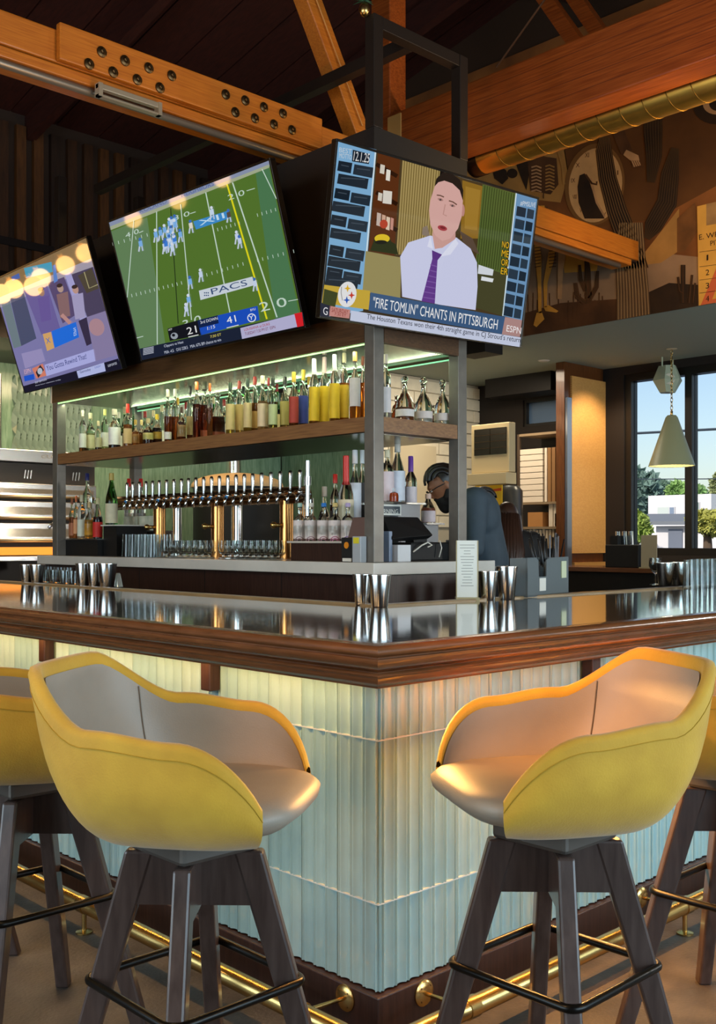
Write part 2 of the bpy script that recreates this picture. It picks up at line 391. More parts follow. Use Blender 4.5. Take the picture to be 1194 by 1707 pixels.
# conduit and fluorescent fitting under the beam
MB().tube([(-4.5, YBM+.01, zb_-.085), (XM-.3, YBM+.01, zb_-.085)], .02, 8).build('conduit', mat('silver_conduit', '8d8070', .4, metal=.6), smooth=True, label='thin grey conduit fixed along underside of the orange beam', cat='conduit')
x0, x1 = PX(160, 170, 'y', YBM-.05).x, PX(265, 205, 'y', YBM-.05).x
t = thing('track_fitting', 'slim silver track fitting hung under orange beam beside the bolts', 'light fitting', ((x0+x1)/2, YBM-.06, zb_-.12))
mtr = mat('silver_fitting', 'b3a48c', .35, metal=.5)
MB().box(x0, x1, YBM-.075, YBM-.045, zb_-.09, zb_-.062).build('body', mtr, t, bevel=.004)
MB().box(x0, x1, YBM-.075, YBM-.045, zb_-.125, zb_-.115).build('rail', mtr, t)
for x in (x0, x1-.02): MB().box(x, x+.02, YBM-.08, YBM-.04, zb_-.125, zb_-.062).build('bracket', mtr, t)
# red glulam running toward the right
XR = 3.3
zr0 = (PX(1194, 90, 'x', XR).z+PX(790, 240, 'x', XR).z)/2; zr1 = (PX(1194, -28, 'x', XR).z+PX(700, 168, 'x', XR).z)/2
yend = PX(648, 230, 'x', XR).y
br = thing('roof_beam', 'deep red glulam beam running above the gold duct', 'beam', (XR, 0, zr0))
MB().box(XR, XR+.2, -4.98, yend, zr0, zr1).build('beam_body', m_beamr, br, bevel=.01)
n = 5
for k in range(1, n): MB().box(XR-.0015, XR, -4.98, yend, zr0+(zr1-zr0)*k/n-.0015, zr0+(zr1-zr0)*k/n+.0015).build('glue_line', mat('glue_line', '6a2c08', .6), br)
MB().box(XR+.02, XR+.18, yend+.01, yend+.19, zb_-.3, slope(yend)-.05).build('roof_post', m_beamr, label='upright red timber post behind the black steel frame', cat='post', bevel=.008)
MB().box(XR-.01, XR, yend-.12, yend-.001, zr0+.03, zr1-.02).build('end_block', mat('pale_wood_block', 'b98a4a', .6), br)
# diagonal brace
p0 = PX(592, 215, 'y', YBM+.08); p1 = PX(513, 0, 'y', YBM+.08); d = (p1-p0)
hit = p1+d*((5.6-p1.z)/d.z)
bc = thing('roof_brace', 'slanted orange timber brace rising left from the beam end', 'brace', tuple(p0))
MB().bar(p0-d*.06, hit, .12, .105, up=(0, 1, 0)).build('brace_body', m_beam, bc, bevel=.006)
MB().bar(p0+Vector((0, -.064, 0)), hit+Vector((0, -.064, 0)), .006, .006, up=(0, 1, 0)).build('edge_bead', mat('pale_bead', 'c58a4a', .5), bc)  # paler line along the brace face
# second strut behind, at the upper right of the frame
a, c = PX(905, -10, 'x', 4.6), PX(975, 90, 'x', 4.6)
MB().bar(a+(a-c)*.8, c, .1, .1, up=(1, 0, 0)).build('roof_strut', m_beamr, label='short dark red roof strut above the right beam', cat='brace')
a, c = PX(955, -10, 'x', 4.75), PX(1010, 70, 'x', 4.75)
MB().bar(a+(a-c)*.8, c, .1, .1, up=(1, 0, 0)).build('roof_strut', m_beamr, label='second dark red roof strut, right of its twin', cat='brace')
MB().tube([PX(828, 112, 'x', 4.4), PX(912, -6, 'x', 4.4)], .008, 6).build('tie_rod', mat('rusty_rod', '5c3a22', .6, metal=.5), label='thin rusty tie rod slanting above the red beam', cat='rod')

# spiral duct
XD = 3.63; pa = PX(806, 256, 'x', XD); pb = PX(995, 193, 'x', XD); zc = (pa.z+pb.z)/2-.035; RD = .096
m_duct = mat('gold_spiral_duct', 'd8ac50', .32, metal=.95, var=.12, vscale=5)
dk = thing('spiral_duct', 'shiny gold spiral duct running under the red beam', 'duct', (XD, pa.y, zc))
MB().tube([(XD, pa.y, zc), (XD, -4.9, zc)], RD, 32).build('duct_body', m_duct, dk, smooth=40)
y = pa.y-.1
while y > -3:
    pts = [(XD+(RD+.001)*math.cos(t*math.tau/32), y-.15*t/32, zc+(RD+.001)*math.sin(t*math.tau/32)) for t in range(33)]
    MB().tube(pts, .003, 5).build('seam', mat('duct_seam', '7a5a22', .4, metal=.9), dk, smooth=True); y -= .15
MB().lathe([(RD+.004, 0), (RD+.004, .09), (RD-.01, .09)], (XD, pa.y-.01, zc), 28, ax=(0, 1, 0)).build('end_collar', mat('dark_duct_collar', '3b3026', .35, metal=.9), dk, smooth=40)

# ------------------------------------------------------------------ outdoors through the street window
MB().box(XW+.2, 150, -90, 90, -.6, -.5).build('street', mat('asphalt', '6f7683', .9, var=.1, vscale=1), kind='structure')
def gp(u, v): return PX(u, v, 'z', -.5)
XH1 = 46.0; P = lambda u, v, X=XH1: PX(u, v, 'x', X)
hs = thing('white_house', 'white flat-roofed house across the street beyond the window', 'building', (XH1+4, P(1160, 880).y, -.5))
m_hw = mat('white_render', 'e9e4e4', .8)
y1_, y0_ = P(1081, 850).y, P(1186, 850).y
MB().box(XH1, XH1+9, y0_, y1_, -.5, P(1100, 826).z).build('wall', m_hw, hs)
MB().box(XH1+1.5, XH1+9, y0_-9, y0_, -.5, P(1190, 824).z).build('side_wing', mat('pale_green_render', 'b9c9c2', .8), hs)
for (a, bb, c, d_, mm) in ((1098, 1118, 845, 860, 'c8d2cc'), (1118, 1127, 845, 862, '7f8fa5'), (1157, 1168, 837, 856, '5f7d78')):
    f = MB().box(XH1-.12, XH1+.05, P(bb, c).y, P(a, c).y, P(a, d_).z, P(a, c).z).build('window', mat('far_trim', 'd5d5d5', .6), hs)
    MB().box(XH1-.14, XH1-.12, P(bb-1, c).y, P(a+1, c).y, P(a, d_-1).z, P(a, c+1).z).build('pane', mat('far_glass_'+mm, mm, .2), f)
XG = 38.0
gr = thing('garage', 'low grey-roofed garage in front of the white house', 'building', (XG+3, P(1110, 890, XG).y, -.5))
MB().box(XG, XG+5, P(1200, 890, XG).y, P(1094, 890, XG).y, -.5, P(1100, 877, XG).z).build('wall', m_hw, gr)
q = [P(1066, 875, XG-.4), P(1215, 875, XG-.4), P(1215, 862, XG+3), P(1080, 862, XG+3)]
MB().prism(q, (0, 0, .15)).build('roof', mat('grey_shingle', '7d8187', .9), gr)
MB().box(XG-.08, XG, P(1139, 890, XG).y, P(1116, 890, XG).y, -.5, P(1100, 882, XG).z).build('garage_door', mat('grey_garage_door', '767c8a', .6), gr)
def foliage(n, c, rx, ry, rz, sz, seed):
    rnd = random.Random(seed); mb = MB()
    for _ in range(n):
        while True:
            p = Vector((rnd.uniform(-1, 1), rnd.uniform(-1, 1), rnd.uniform(-1, 1)))
            if .2 < p.length < 1 and rnd.random() < p.length: break
        k = .8+.3*math.sin(p.x*5+seed)*math.cos(p.y*4)*math.sin(p.z*6+seed)
        q = Vector((c[0]+p.x*rx*k, c[1]+p.y*ry*k, c[2]+p.z*rz*k))
        a = Vector((rnd.gauss(0, 1), rnd.gauss(0, 1), rnd.gauss(0, 1))).normalized()*sz; b_ = a.cross(Vector((rnd.gauss(0, 1), rnd.gauss(0, 1), 1))).normalized()*sz*.55
        mb.add([q-a, q+b_, q+a, q-b_], [(0, 1, 2, 3)])
    return mb
def tree(name, label, u, v0, v1, wpx, X, col, seed, n=1300, sz=.3, grp=None):
    top = PX(u, v0, 'x', X); bot = PX(u, v1, 'x', X); dep = (top-CAM).length; r = wpx/F_PX*dep/2
    t = thing(name, label, 'tree', (X, top.y, -.5), group=grp)
    cz = (top.z+bot.z)/2; rz = (top.z-bot.z)/2
    f = foliage(n, (X, top.y, cz), r, r, rz, sz, seed).build('crown', mat('leaf_'+col, col, .8, var=.35, vscale=1.0), t, fix=False); f['kind'] = 'stuff'
    MB().tube([(X, top.y, -.5), (X+.1, top.y+.1, cz)], [.22, .1], 8).build('trunk', mat('bark', '5b4a3a', .9), t, smooth=True)
tree('street_tree', 'tall blue-green tree at left of window, beside the white house', 1062, 778, 880, 85, 62, '6f8a80', 3, 2600, .55)
tree('street_tree', 'mid green tree between tall tree and white house roof', 1098, 800, 850, 60, 66, '74907f', 4, 1400, .5)
tree('street_tree', 'bright green tree poking above white house roof left of mullion', 1130, 804, 840, 34, 58, '8fb26a', 5, 1200, .4)
tree('street_tree', 'small green tree above house roof right of mullion', 1163, 811, 840, 28, 66, '86ab6c', 6, 1000, .4)
tree('street_tree', 'tall palm-like tree at the right window edge', 1196, 788, 850, 22, 78, '98a070', 8, 900, .4)
tree('street_tree', 'low yellow-green shrub tree at the lower left of window', 1060, 850, 905, 46, 36, '9fb457', 9, 1500, .25)
tree('street_tree', 'round yellow-green street tree at right of the mullion', 1182, 850, 892, 66, 27, 'b5b45a', 10, 2200, .16)
def car(label, u, v, X, wpx, col, rz=0):
    g = PX(u, v, 'x', X); t = thing('parked_car', label, 'car', (X, g.y, -.5), rz)
    L = 2.1; prof = [(-L, .3), (-L, .75), (-L*.72, .85), (-L*.45, 1.4), (L*.35, 1.42), (L*.7, .9), (L, .8), (L, .3)]
    MB().prism([(-.85, y, z) for y, z in prof], (1.7, 0, 0)).build('car_body', mat('car_paint_'+col, col, .25, coat=.5), t, local=True, bevel=.06)
    MB().prism([(-.87, y, z) for y, z in ((-L*.6, .9), (-L*.4, 1.32), (L*.3, 1.33), (L*.58, .92))], (1.74, 0, 0)).build('side_window', mat('car_glass', '1d2733', .1), t, local=True)
    for y in (-1.3, 1.3):
        for x in (-.8, .8): MB().lathe([(.2, -.1), (.33, -.1), (.33, .1), (.2, .1)], (x, y, .33), 18, ax=(1, 0, 0)).build('wheel', m_black, t, local=True, smooth=40)
car('pale blue car parked beyond window under yellow-green tree', 1178, 905, 24, 60, '9fc0dd')
car('deep blue car parked at the lower left of street window', 1062, 905, 30, 40, '2f62b5')
for i, u in enumerate((930, 1500)):
    q = PX(u, 724, 'x', 20); t = thing('utility_pole', 'wooden utility pole beyond the street window, %s end of the power lines' % ('left', 'right')[i], 'pole', (20.15, q.y, -.5)); MB().tube([(20.15, q.y, -.5), (20.15, q.y, 5.4)], [.14, .10], 12).build('pole_shaft', mat('pole_wood', '5c4a38', .9), t, smooth=True); MB().box(20.0, 20.3, q.y-.7, q.y+.7, 4.9, 5.02).build('cross_arm', mat('pole_wood', '5c4a38', .9), t)
for i, (va, vb, lb) in enumerate(((724, 712, 'upper'), (799, 798, 'lower'))):
    MB().tube([PX(930, va+(va-vb)*.43, 'x', 20), PX(1500, vb-(va-vb)*1.04, 'x', 20)], .012 if i else .03, 5).build('power_line', mat('cable_black', '3c4650', .8), label='%s dark power line crossing the sky beyond window' % lb, cat='cable', group=None)
# ------------------------------------------------------------------ the bar
ZB = 1.07; BD = 1.09; XE, YE = 5.2, 6.0; OV = .25
bar = thing('bar_counter', 'corner bar with glossy dark top, mahogany moulding and fluted celadon tile front', 'bar counter', (0.3, 0.3, 0))
m_top = mat('dark_lacquered_bar_top', '38261d', .09, var=.35, vscale=4, stretch=(3, 3, 3), coat=1.0, spec=.7, bump=.03, bscale=9, col2='1d1310')
def lprism(prof, xend, yend):
    """profile points (t, z): t = inset from the outer edge; runs down the left arm, round the mitred corner and along the right arm"""
    rows = []
    for t, z in prof: rows.append([(t, yend, z), (t, t, z), (xend, t, z)])
    return rows
top = MB()
outl = [(.03, YE), (.03, .03), (XE, .03), (XE, BD-.05), (BD-.05, BD-.05), (BD-.05, YE)]
top.prism([(x, y, ZB-.04) for x, y in outl], (0, 0, .04)); top.build('bar_top', m_top, bar, bevel=.004)
inn = [(BD-.05, YE), (BD-.05, BD-.05), (XE, BD-.05), (XE, BD), (BD, BD), (BD, YE)]
MB().prism([(x, y, ZB-.055) for x, y in inn], (0, 0, .063)).build('inner_lip', mat('honey_wood_lip', '8f744f', .35, var=.2, vscale=6, coat=.3), bar, bevel=.004)
prof = [(.06, ZB+.0005), (.022, ZB+.0005), (.012, ZB-.001), (.005, ZB-.007), (.002, ZB-.014), (.004, ZB-.021), (.012, ZB-.025), (.013, ZB-.029), (.008, ZB-.032), (.008, ZB-.037), (.013, ZB-.045), (.023, ZB-.055), (.036, ZB-.062), (.044, ZB-.066), (.045, ZB-.069), (.040, ZB-.071), (.037, ZB-.076), (.040, ZB-.081), (.046, ZB-.083), (.047, ZB-.087), (.050, ZB-.093), (.060, ZB-.101), (.072, ZB-.107), (.074, ZB-.112), (.13, ZB-.112)]
mo = MB().grid(lprism(prof, XE, YE)); mo.build('edge_moulding', m_mahog, bar, smooth=50)
inner = [(OV+.02, YE), (OV+.02, OV+.02), (XE, OV+.02), (XE, BD-.2), (BD-.2, BD-.2), (BD-.2, YE)]
MB().prism([(x, y, .0) for x, y in inner], (0, 0, ZB-.041)).build('bar_carcass', mat('bar_carcass_dark', '1c1512', .7), bar)
und = [(.08, YE), (.08, .08), (XE, .08), (XE, OV+.06), (OV+.06, OV+.06), (OV+.06, YE)]
MB().prism([(x, y, ZB-.10) for x, y in und], (0, 0, .055)).build('bar_underside', m_mahog, bar)
PZ = .122
pl = [(OV-.035, YE), (OV-.035, OV-.035), (XE, OV-.035), (XE, OV+.05), (OV+.05, OV+.05), (OV+.05, YE)]
MB().prism([(x, y, 0) for x, y in pl], (0, 0, PZ-.004)).build('plinth', m_walnutd, bar, bevel=.004)
# fluted tiles, one object each
m_tile = [mat('celadon_tile_%d' % i, c, .16, var=.05, vscale=14, coat=.35) for i, c in enumerate(('97b6b5', '8fb0b1', '9db9b6'))]
TW = .150
def tile_mesh(h, mt):
    n = 36; row = []
    for k in range(n+1):
        s = k/n; x = .001+s*(TW-.0025)
        ph = (s*3) % 1.0 if k < n else 0.0
        # wide shallow flute between a pair of narrow ribs
        y = -.010-.009*(1-math.sin(math.pi*(ph-.26)/.74)**.8) if ph > .26 else -.010-.009*abs(math.cos(math.pi*ph/.26))
        row.append((x, y))
    row = [(row[0][0], .02)]+row+[(row[-1][0], .02)]
    mb = MB(); mb.grid([[(x, y, 0) for x, y in row], [(x, y, h) for x, y in row]])
    L = len(row); mb.add([(x, y, h) for x, y in row], [tuple(range(L))]); mb.add([(x, y, 0) for x, y in row], [tuple(range(L))[::-1]])
    return mb.mesh('tile', mt, smooth=30, fix=True)
rows_ = [(PZ, .352), (.356, .786), (.790, ZB-.10)]
MB().prism([(x, y, PZ) for x, y in [(OV-.0075, YE), (OV-.0075, OV-.0075), (XE, OV-.0075), (XE, OV+.03), (OV+.03, OV+.03), (OV+.03, YE)]], (0, 0, ZB-.1-PZ)).build('grout_bed', mat('white_grout', 'c9cec6', .8), bar)
for zg in (.352, .786): MB().prism([(x, y, zg) for x, y in [(OV-.0165, YE), (OV-.0165, OV-.0165), (XE, OV-.0165), (XE, OV+.01), (OV+.01, OV+.01), (OV+.01, YE)]], (0, 0, .004)).build('grout_line', mat('white_grout', 'c9cec6', .8), bar)
for z0, z1 in rows_:
    ms = [tile_mesh(z1-z0, mt) for mt in m_tile]
    for side in (0, 1):
        nT = 33
        for i in range(nT):
            o = bpy.data.objects.new('tile', ms[(i*7+side*2+int(z0*10)) % 3]); COL.objects.link(o); o.parent = bar
            if side == 0:   # right arm, faces -Y
                o.location = Vector((OV-.010+i*TW, OV, z0))-Vector(ORG[bar.name])
            else:           # left arm, faces -X
                o.location = Vector((OV, OV-.010+(i+1)*TW, z0))-Vector(ORG[bar.name]); o.rotation_euler = (0, 0, -math.pi/2)
            ORG[o.name] = ORG[bar.name]
# corbels carrying the overhang
for y in (.955, 2.03, 3.1, 4.2): MB().box(OV-.06, OV-.018, y-.024, y+.024, ZB-.22, ZB-.101).build('corbel', m_walnutd, bar, bevel=.004)
for x in (1.19, 2.2, 3.3, 4.4): MB().box(x-.024, x+.024, OV-.06, OV-.018, ZB-.22, ZB-.101).build('corbel', m_walnutd, bar, bevel=.004)
# warm light strips under the overhang
m_strip = mat('warm_led_strip', 'ffffff', .5, emit=(1.0, .55, .18), estr=3)
MB().box(.135, .16, .3, YE-.1, ZB-.108, ZB-.1005).build('led_strip', m_strip, bar)
MB().box(.2, XE-.1, .150, .165, ZB-.108, ZB-.1005).build('led_strip', m_strip, bar)
def strip_lamp(name, a, b, e, col=WARM, w=.03, tilt=(0, 0, -1)):
    a, b = Vector(a), Vector(b); l = bpy.data.lights.new(name, 'AREA'); l.shape = 'RECTANGLE'; l.size = (b-a).length; l.size_y = w; l.energy = e; l.color = col
    o = bpy.data.objects.new(name, l); COL.objects.link(o); o.location = (a+b)/2
    x = (b-a).normalized(); z = -Vector(tilt).normalized(); y = z.cross(x)
    o.rotation_euler = Matrix((x, y, z)).transposed().to_euler()
strip_lamp('bar_strip_lamp_side', (.147, .3, ZB-.112), (.147, YE-.1, ZB-.112), 19, (1, .53, .17))
strip_lamp('bar_strip_lamp_corner', (.2, .141, ZB-.1117), (1.2, .141, ZB-.1117), 40, (1, .48, .13), w=.012, tilt=(0, -.9, -.45))
strip_lamp('bar_strip_lamp_front', (1.25, .141, ZB-.1117), (XE-.1, .141, ZB-.1117), 13, (1, .48, .13), w=.012, tilt=(0, -.7, -.7))

# brass foot rail on both arms
fr = thing('foot_rail', 'polished brass foot rail along the base of the bar', 'foot rail', (.1, .1, 0))
ROFF, RZL = .05, .095
MB().tube([(ROFF, YE-.2, RZL), (ROFF, ROFF+.06, RZL), (ROFF+.018, ROFF+.018, RZL), (ROFF+.06, ROFF, RZL), (XE-.2, ROFF, RZL)], .026, 20).build('rail', m_brass, fr, smooth=40)
def rail_bracket(side, t):
    pw = OV-.035
    def q(a, n, z): return (a, pw-n, z) if side == 0 else (pw-n, a, z)
    ax = (0, -1, 0) if side == 0 else (-1, 0, 0)
    f = MB().lathe([(.036, 0), (.036, .004), (.03, .009), (.012, .012)], q(t, 0, .082), 24, ax=ax).build('wall_flange', m_brass, fr, smooth=40)
    for k in range(4):
        an = math.pi/4+k*math.pi/2; MB().lathe([(.004, 0), (.003, .003)], q(t+.025*math.cos(an), .007, .082+.025*math.sin(an)), 8, ax=ax).build('screw', m_bolt, f)
    MB().tube([q(t, .008, .082), q(t, .145, RZL-.004)], .006, 10).build('bracket_rod', m_brass, fr, smooth=40)
    MB().lathe([(.029, -.02), (.029, .02)], q(t, .165, RZL), 20, ax=(1, 0, 0) if side == 0 else (0, 1, 0)).build('collar', m_brass, fr, smooth=40)
for t in (.39, 1.5, 2.6, 3.7): rail_bracket(0, t)
for t in (.34, 1.45, 2.55, 3.6): rail_bracket(1, t)
for p in ((1.5, ROFF), (2.6, ROFF), (ROFF, 1.45), (ROFF, 2.55)):
    MB().tube([(p[0], p[1], .004), (p[0], p[1], RZL-.02)], .008, 12).lathe([(.028, .001), (.028, .006), (.01, .01)], (p[0], p[1], 0), 20).build('floor_post', m_brass, fr, smooth=40)

# ------------------------------------------------------------------ bar stools
m_vel = mat('mustard_velvet', 'c49a28', .75, var=.14, vscale=9, sheen=.25, bump=.12, bscale=220, col2='b0861c')
m_lea = mat('taupe_leather', '918779', .5, var=.05, vscale=10, bump=.06, bscale=260)
m_leg = mat('espresso_wood', '4b3c36', .32, var=.2, vscale=6, stretch=(10, 10, 1.2), coat=.15, col2='382a25')
m_ring = mat('black_iron', '14120f', .3, metal=.6)
def sm(e0, e1, x):
    t = max(0, min(1, (x-e0)/(e1-e0))); return t*t*(3-2*t)
A_END = 139
def rim(a):           # a in degrees, 0 = back
    q = abs(a)
    z = .937+(1.045-.937)*(1-sm(28, 62, q))
    z -= .017*sm(66, 100, q)
    z -= (.92-.782)*(max(0, (q-100)/(A_END-100)))**2.3
    return z
def plan(a, hx, hyb, hyf, ex=3.1):
    t = math.radians(a); c, s = -math.cos(t), math.sin(t)
    q = (abs(c)**ex+abs(s)**ex)**(-1/ex); hy = hyb if c < 0 else hyf
    return s*q*hx, c*q*hy
def shell_pt(a, t, inset=0):
    zb0 = .703; zr = rim(a)
    g = math.sin(min(1, t*1.25)*math.pi/2)**.75
    bx, by = plan(a, .165, .15, .19); rx, ry = plan(a, .28-inset, .275-inset, .245-inset*.3)
    back = 1-sm(24, 62, abs(a)); ry -= .05*back*t*t
    bx -= 0; z = zb0+inset*.9+(zr-zb0-inset*.9)*t**1.35
    k = g*.94+.06*t
    return Vector((bx+(rx-bx)*k, by+(ry-by)*k, z))
def make_stool():
    s = thing('bar_stool', '', 'bar stool')
    NA, NT = 72, 14; angs = [-A_END+2*A_END*i/NA for i in range(NA+1)]
    rows = []
    for a in angs:
        col = [Vector((0, .01, .698))]+[shell_pt(a, k/NT) for k in range(NT+1)]
        tp, ti = shell_pt(a, 1), shell_pt(a, 1, .026)
        mid = (tp+ti)/2+Vector((0, 0, .016)); col += [tp*.75+mid*.25+Vector((0, 0, .007)), mid, ti*.75+mid*.25+Vector((0, 0, .007)), ti]
        ti2 = shell_pt(a, .955, .026); col += [ti2]
        rows.append(col)
    mb = MB().grid(rows)
    for side in (0, -1):      # close the front ends of the arms
        a = angs[side]; L = [shell_pt(a, k/NT) for k in range(NT+1)]; R = [shell_pt(a, k/NT, .026) for k in range(NT+1)]
        mb.grid([L, R])
    sh = mb.build('seat_shell', m_vel, s, local=True, smooth=60)
    rows = []
    for a in angs: rows.append([shell_pt(a, .25+.72*k/10, .029) for k in range(11)])
    ln = MB().grid(rows).build('lining', m_lea, s, local=True, smooth=True)
    for a in (-46, 46):
        MB().tube([shell_pt(a, .3+.66*k/10, .031) for k in range(11)], .0016, 5).build('seam', mat('leather_seam', '6f6558', .6), ln, local=True)
    for off, tt in ((.0, .945),):
        MB().tube([shell_pt(a, tt, -.0005) for a in angs], .0011, 5).build('seam', mat('velvet_seam', 'a07c18', .8), sh, local=True)
    # seat cushion with a rolled front
    mb = MB(); R = []
    for rr, z in ((0.02, .708), (.40, .708), (.62, .715), (.84, .733), (.97, .76), (.985, .777), (.93, .791), (.82, .80), (.5, .805), (.02, .806)):
        R.append([Vector((plan(a, .236, .205, .262, 3.6)[0]*rr, plan(a, .236, .205, .262, 3.6)[1]*rr, z)) for a in range(0, 360, 8)])
    mb.grid(R, closed=True).build('seat_cushion', m_lea, s, local=True, smooth=True)
    MB().box(-.10, .10, -.10, .10, .655, .702).build('swivel_plate', mat('grey_plate', '5b554f', .4, metal=.6), s, local=True, bevel=.01)
    # two crossed A-frames of board legs
    d2 = 1/math.sqrt(2)
    for k, (sx, sy) in enumerate(((1, 1), (-1, -1), (1, -1), (-1, 1))):
        u = Vector((sx*d2, sy*d2, 0)); n = Vector((-sy*d2, sx*d2, 0)); h = .019
        def pp(r, z, t): return u*r+n*t+Vector((0, 0, z))
        ztop = .655; p = []
        for z, r0, r1 in ((0, .285, .328), (ztop, .085, .148)):
            p += [pp(r0, z, -h), pp(r1, z, -h), pp(r1, z, h), pp(r0, z, h)]
        MB().hexa(p).build('leg', m_leg, s, local=True, bevel=.006)
    for k, (sx, sy) in enumerate(((1, 1), (1, -1))):
        u = Vector((sx*d2, sy*d2, 0)); n = Vector((-sy*d2, sx*d2, 0)); h = .017
        for sg in (1, -1):
            q = [u*sg*r+Vector((0, 0, z))+n*(-h) for r, z in ((.0, .654), (.10, .654), (.150, .54), (.0, .54))]
            MB().prism(q, n*2*h).build('apron', m_leg, s, local=True)
    # square foot ring with rounded corners round the legs
    a_, rc, z = .170, .03, .375; path = []
    for cx, cy, t0 in ((1, 1, 0), (-1, 1, 90), (-1, -1, 180), (1, -1, 270)):
        for j in range(6):
            t = math.radians(t0+90*j/5); path.append((cx*(a_-rc)+rc*math.cos(t), cy*(a_-rc)+rc*math.sin(t), z))
    MB().tube(path, .0095, 12, closed=True).build('foot_ring', m_ring, s, local=True, smooth=True)
    return s
stool0 = make_stool()
spots = [(-.416, .14, -90, -54, 'mustard bar stool with taupe lining, nearest left of the bar corner'),
         (.212, -.347, 0, 61, 'mustard bar stool with orange-lit lining, nearest right of the bar corner'),
         (-.42, .90, -90, -30, 'mustard bar stool at the left picture edge, second from the bar corner'),
         (-.42, 1.66, -90, -35, 'bar stool mostly hidden at far left, third from the bar corner'),
         (-.42, 2.39, -90, 0, 'far left bar stool against tiles, fourth from the bar corner'),
         (.97, -.40, 0, 25, 'mustard bar stool cut by the right picture edge, second from corner')]
for i, (x, y, r, sw, lb) in enumerate(spots):
    o = stool0 if i == 0 else copy_tree(stool0)
    o.location = (x, y, 0); o.rotation_euler = (0, 0, math.radians(r)); o['label'] = lb; o['group'] = 'mustard bar stools'
    for ch in o.children:
        if ch.name.split('.')[0] in ('seat_shell', 'lining', 'seat_cushion'): ch.rotation_euler = (0, 0, math.radians(sw))

# ------------------------------------------------------------------ back bar
XB, YBB = 1.95, 1.99; XB2, YB2 = 2.66, 5.32; ZC = 1.207; ZSH = 1.94; ZLED = 2.30; ZBOX = 3.38
bb = thing('back_counter', 'dark walnut back counter with white marble top behind the bar', 'counter', (2.3, 3.6, 0))
m_marble = mat('white_marble', 'cfcabf', .25, var=.1, vscale=3, coat=.2)
MB().box(XB-.06, XB2+.17, YBB-.06, YB2+.12, ZC-.062, ZC).build('counter_top', m_marble, bb, bevel=.004)
MB().box(XB+.0, XB2+.1, YBB+.0, YB2+.05, .08, ZC-.063).build('base_cabinet', m_walnutd, bb)
for k in range(1, 5): MB().box(XB-.002, XB, YBB+k*.72-.002, YBB+k*.72+.002, .1, ZC-.07).build('panel_joint', m_black, bb)
PW = .07
for x, y in ((XB, YBB), (XB2-PW, YBB), (XB, YB2-PW), (XB2-PW, YB2-PW)):
    MB().box(x, x+PW, y, y+PW, ZC, ZLED+.159).build('steel_post', m_steelpost, bevel=.003, cat='post', label='square steel post at the %s corner of the bottle shelving' % (('near' if x == XB else 'right near') if y == YBB else ('far left' if x == XB else 'rear far left')))
st = thing('bottle_shelf', 'long walnut bottle shelf between the steel posts', 'shelf', (2.3, 3.6, ZSH-.08))
sh = MB().box(XB+.004, XB2-.004, YBB+PW+.001, YB2-PW-.001, ZSH-.075, ZSH).box(XB+PW+.001, XB2-PW-.001, YBB+.006, YBB+PW+.001, ZSH-.075, ZSH).box(XB+PW+.001, XB2-PW-.001, YB2-PW-.001, YB2-.006, ZSH-.075, ZSH).build('shelf_board', m_walnut, st)
hc_ = thing('header_cabinet', 'dark header box with walnut fascia and green light strip above bottles', 'cabinet', (2.3, 3.6, ZLED)); 
m_under = mat('brushed_steel_sheet', '8f8f86', .2, metal=1, var=.1, vscale=3, stretch=(1, 8, 1))
MB().box(XB+.02, XB2-.02, YBB+PW+.01, YB2-PW-.01, ZSH-.079, ZSH-.0755).build('underside_sheet', m_under, sh)
bx = MB().box(XB-.001, XB2+.001, YBB-.001, YB2+.001, ZLED+.16, ZBOX).build('header_box', mat('dark_header_panel', '120c09', .6), hc_)
fc = MB().box(XB-.002, XB+.03, YBB+PW, YB2+.002, ZLED+.012, ZLED+.16).box(XB+PW, XB2-PW, YBB-.002, YBB+.03, ZLED+.012, ZLED+.12).box(XB2-.03, XB2+.002, YBB+PW, YB2, ZLED+.012, ZLED+.16).build('fascia', mat('header_fascia_wood', '5e4026', .4, var=.25, vscale=5, stretch=(8, 1.2, 24), col2='472e1a'), hc_)
MB().box(XB+.031, XB2-.031, YBB+.031, YB2-.01, ZLED+.02, ZLED+.03).build('ceiling_sheet', m_under, hc_)
m_led = mat('green_led_tube', 'ffffff', .4, emit=(.42, 1.0, .24), estr=1.3)
MB().tube([(XB+.01, YBB+PW, ZLED+.006), (XB+.01, YB2, ZLED+.006)], .0045, 8).build('led_strip', m_led, hc_)
MB().tube([(XB2-.04, YBB+PW, ZLED+.006), (XB2-.04, YB2, ZLED+.006)], .004, 8).build('led_strip', mat('green_led_tube_far', 'ffffff', .4, emit=(.12, .95, .35), estr=.8), hc_)
MB().tube([(XB+.01, YB2+.003, ZLED+.006+.012*0), (XB, YB2+.02, ZLED+.02), (XB, YB2+.02, ZLED+.14), (XB+.01, YB2+.003, ZLED+.16)], .006, 8).build('led_end_loop', mat('white_cable', 'd8cfb8', .5), hc_, smooth=True)
strip_lamp('header_led_lamp', (XB+.05, YBB+.1, ZLED), (XB+.05, YB2-.05, ZLED), 7, (.86, 1, .62), w=.02, tilt=(.35, 0, -1))
strip_lamp('header_led_lamp_rear', (XB2-.08, YBB+.1, ZLED), (XB2-.08, YB2-.05, ZLED), 7, (.8, 1, .62), w=.02, tilt=(-.35, 0, -1))
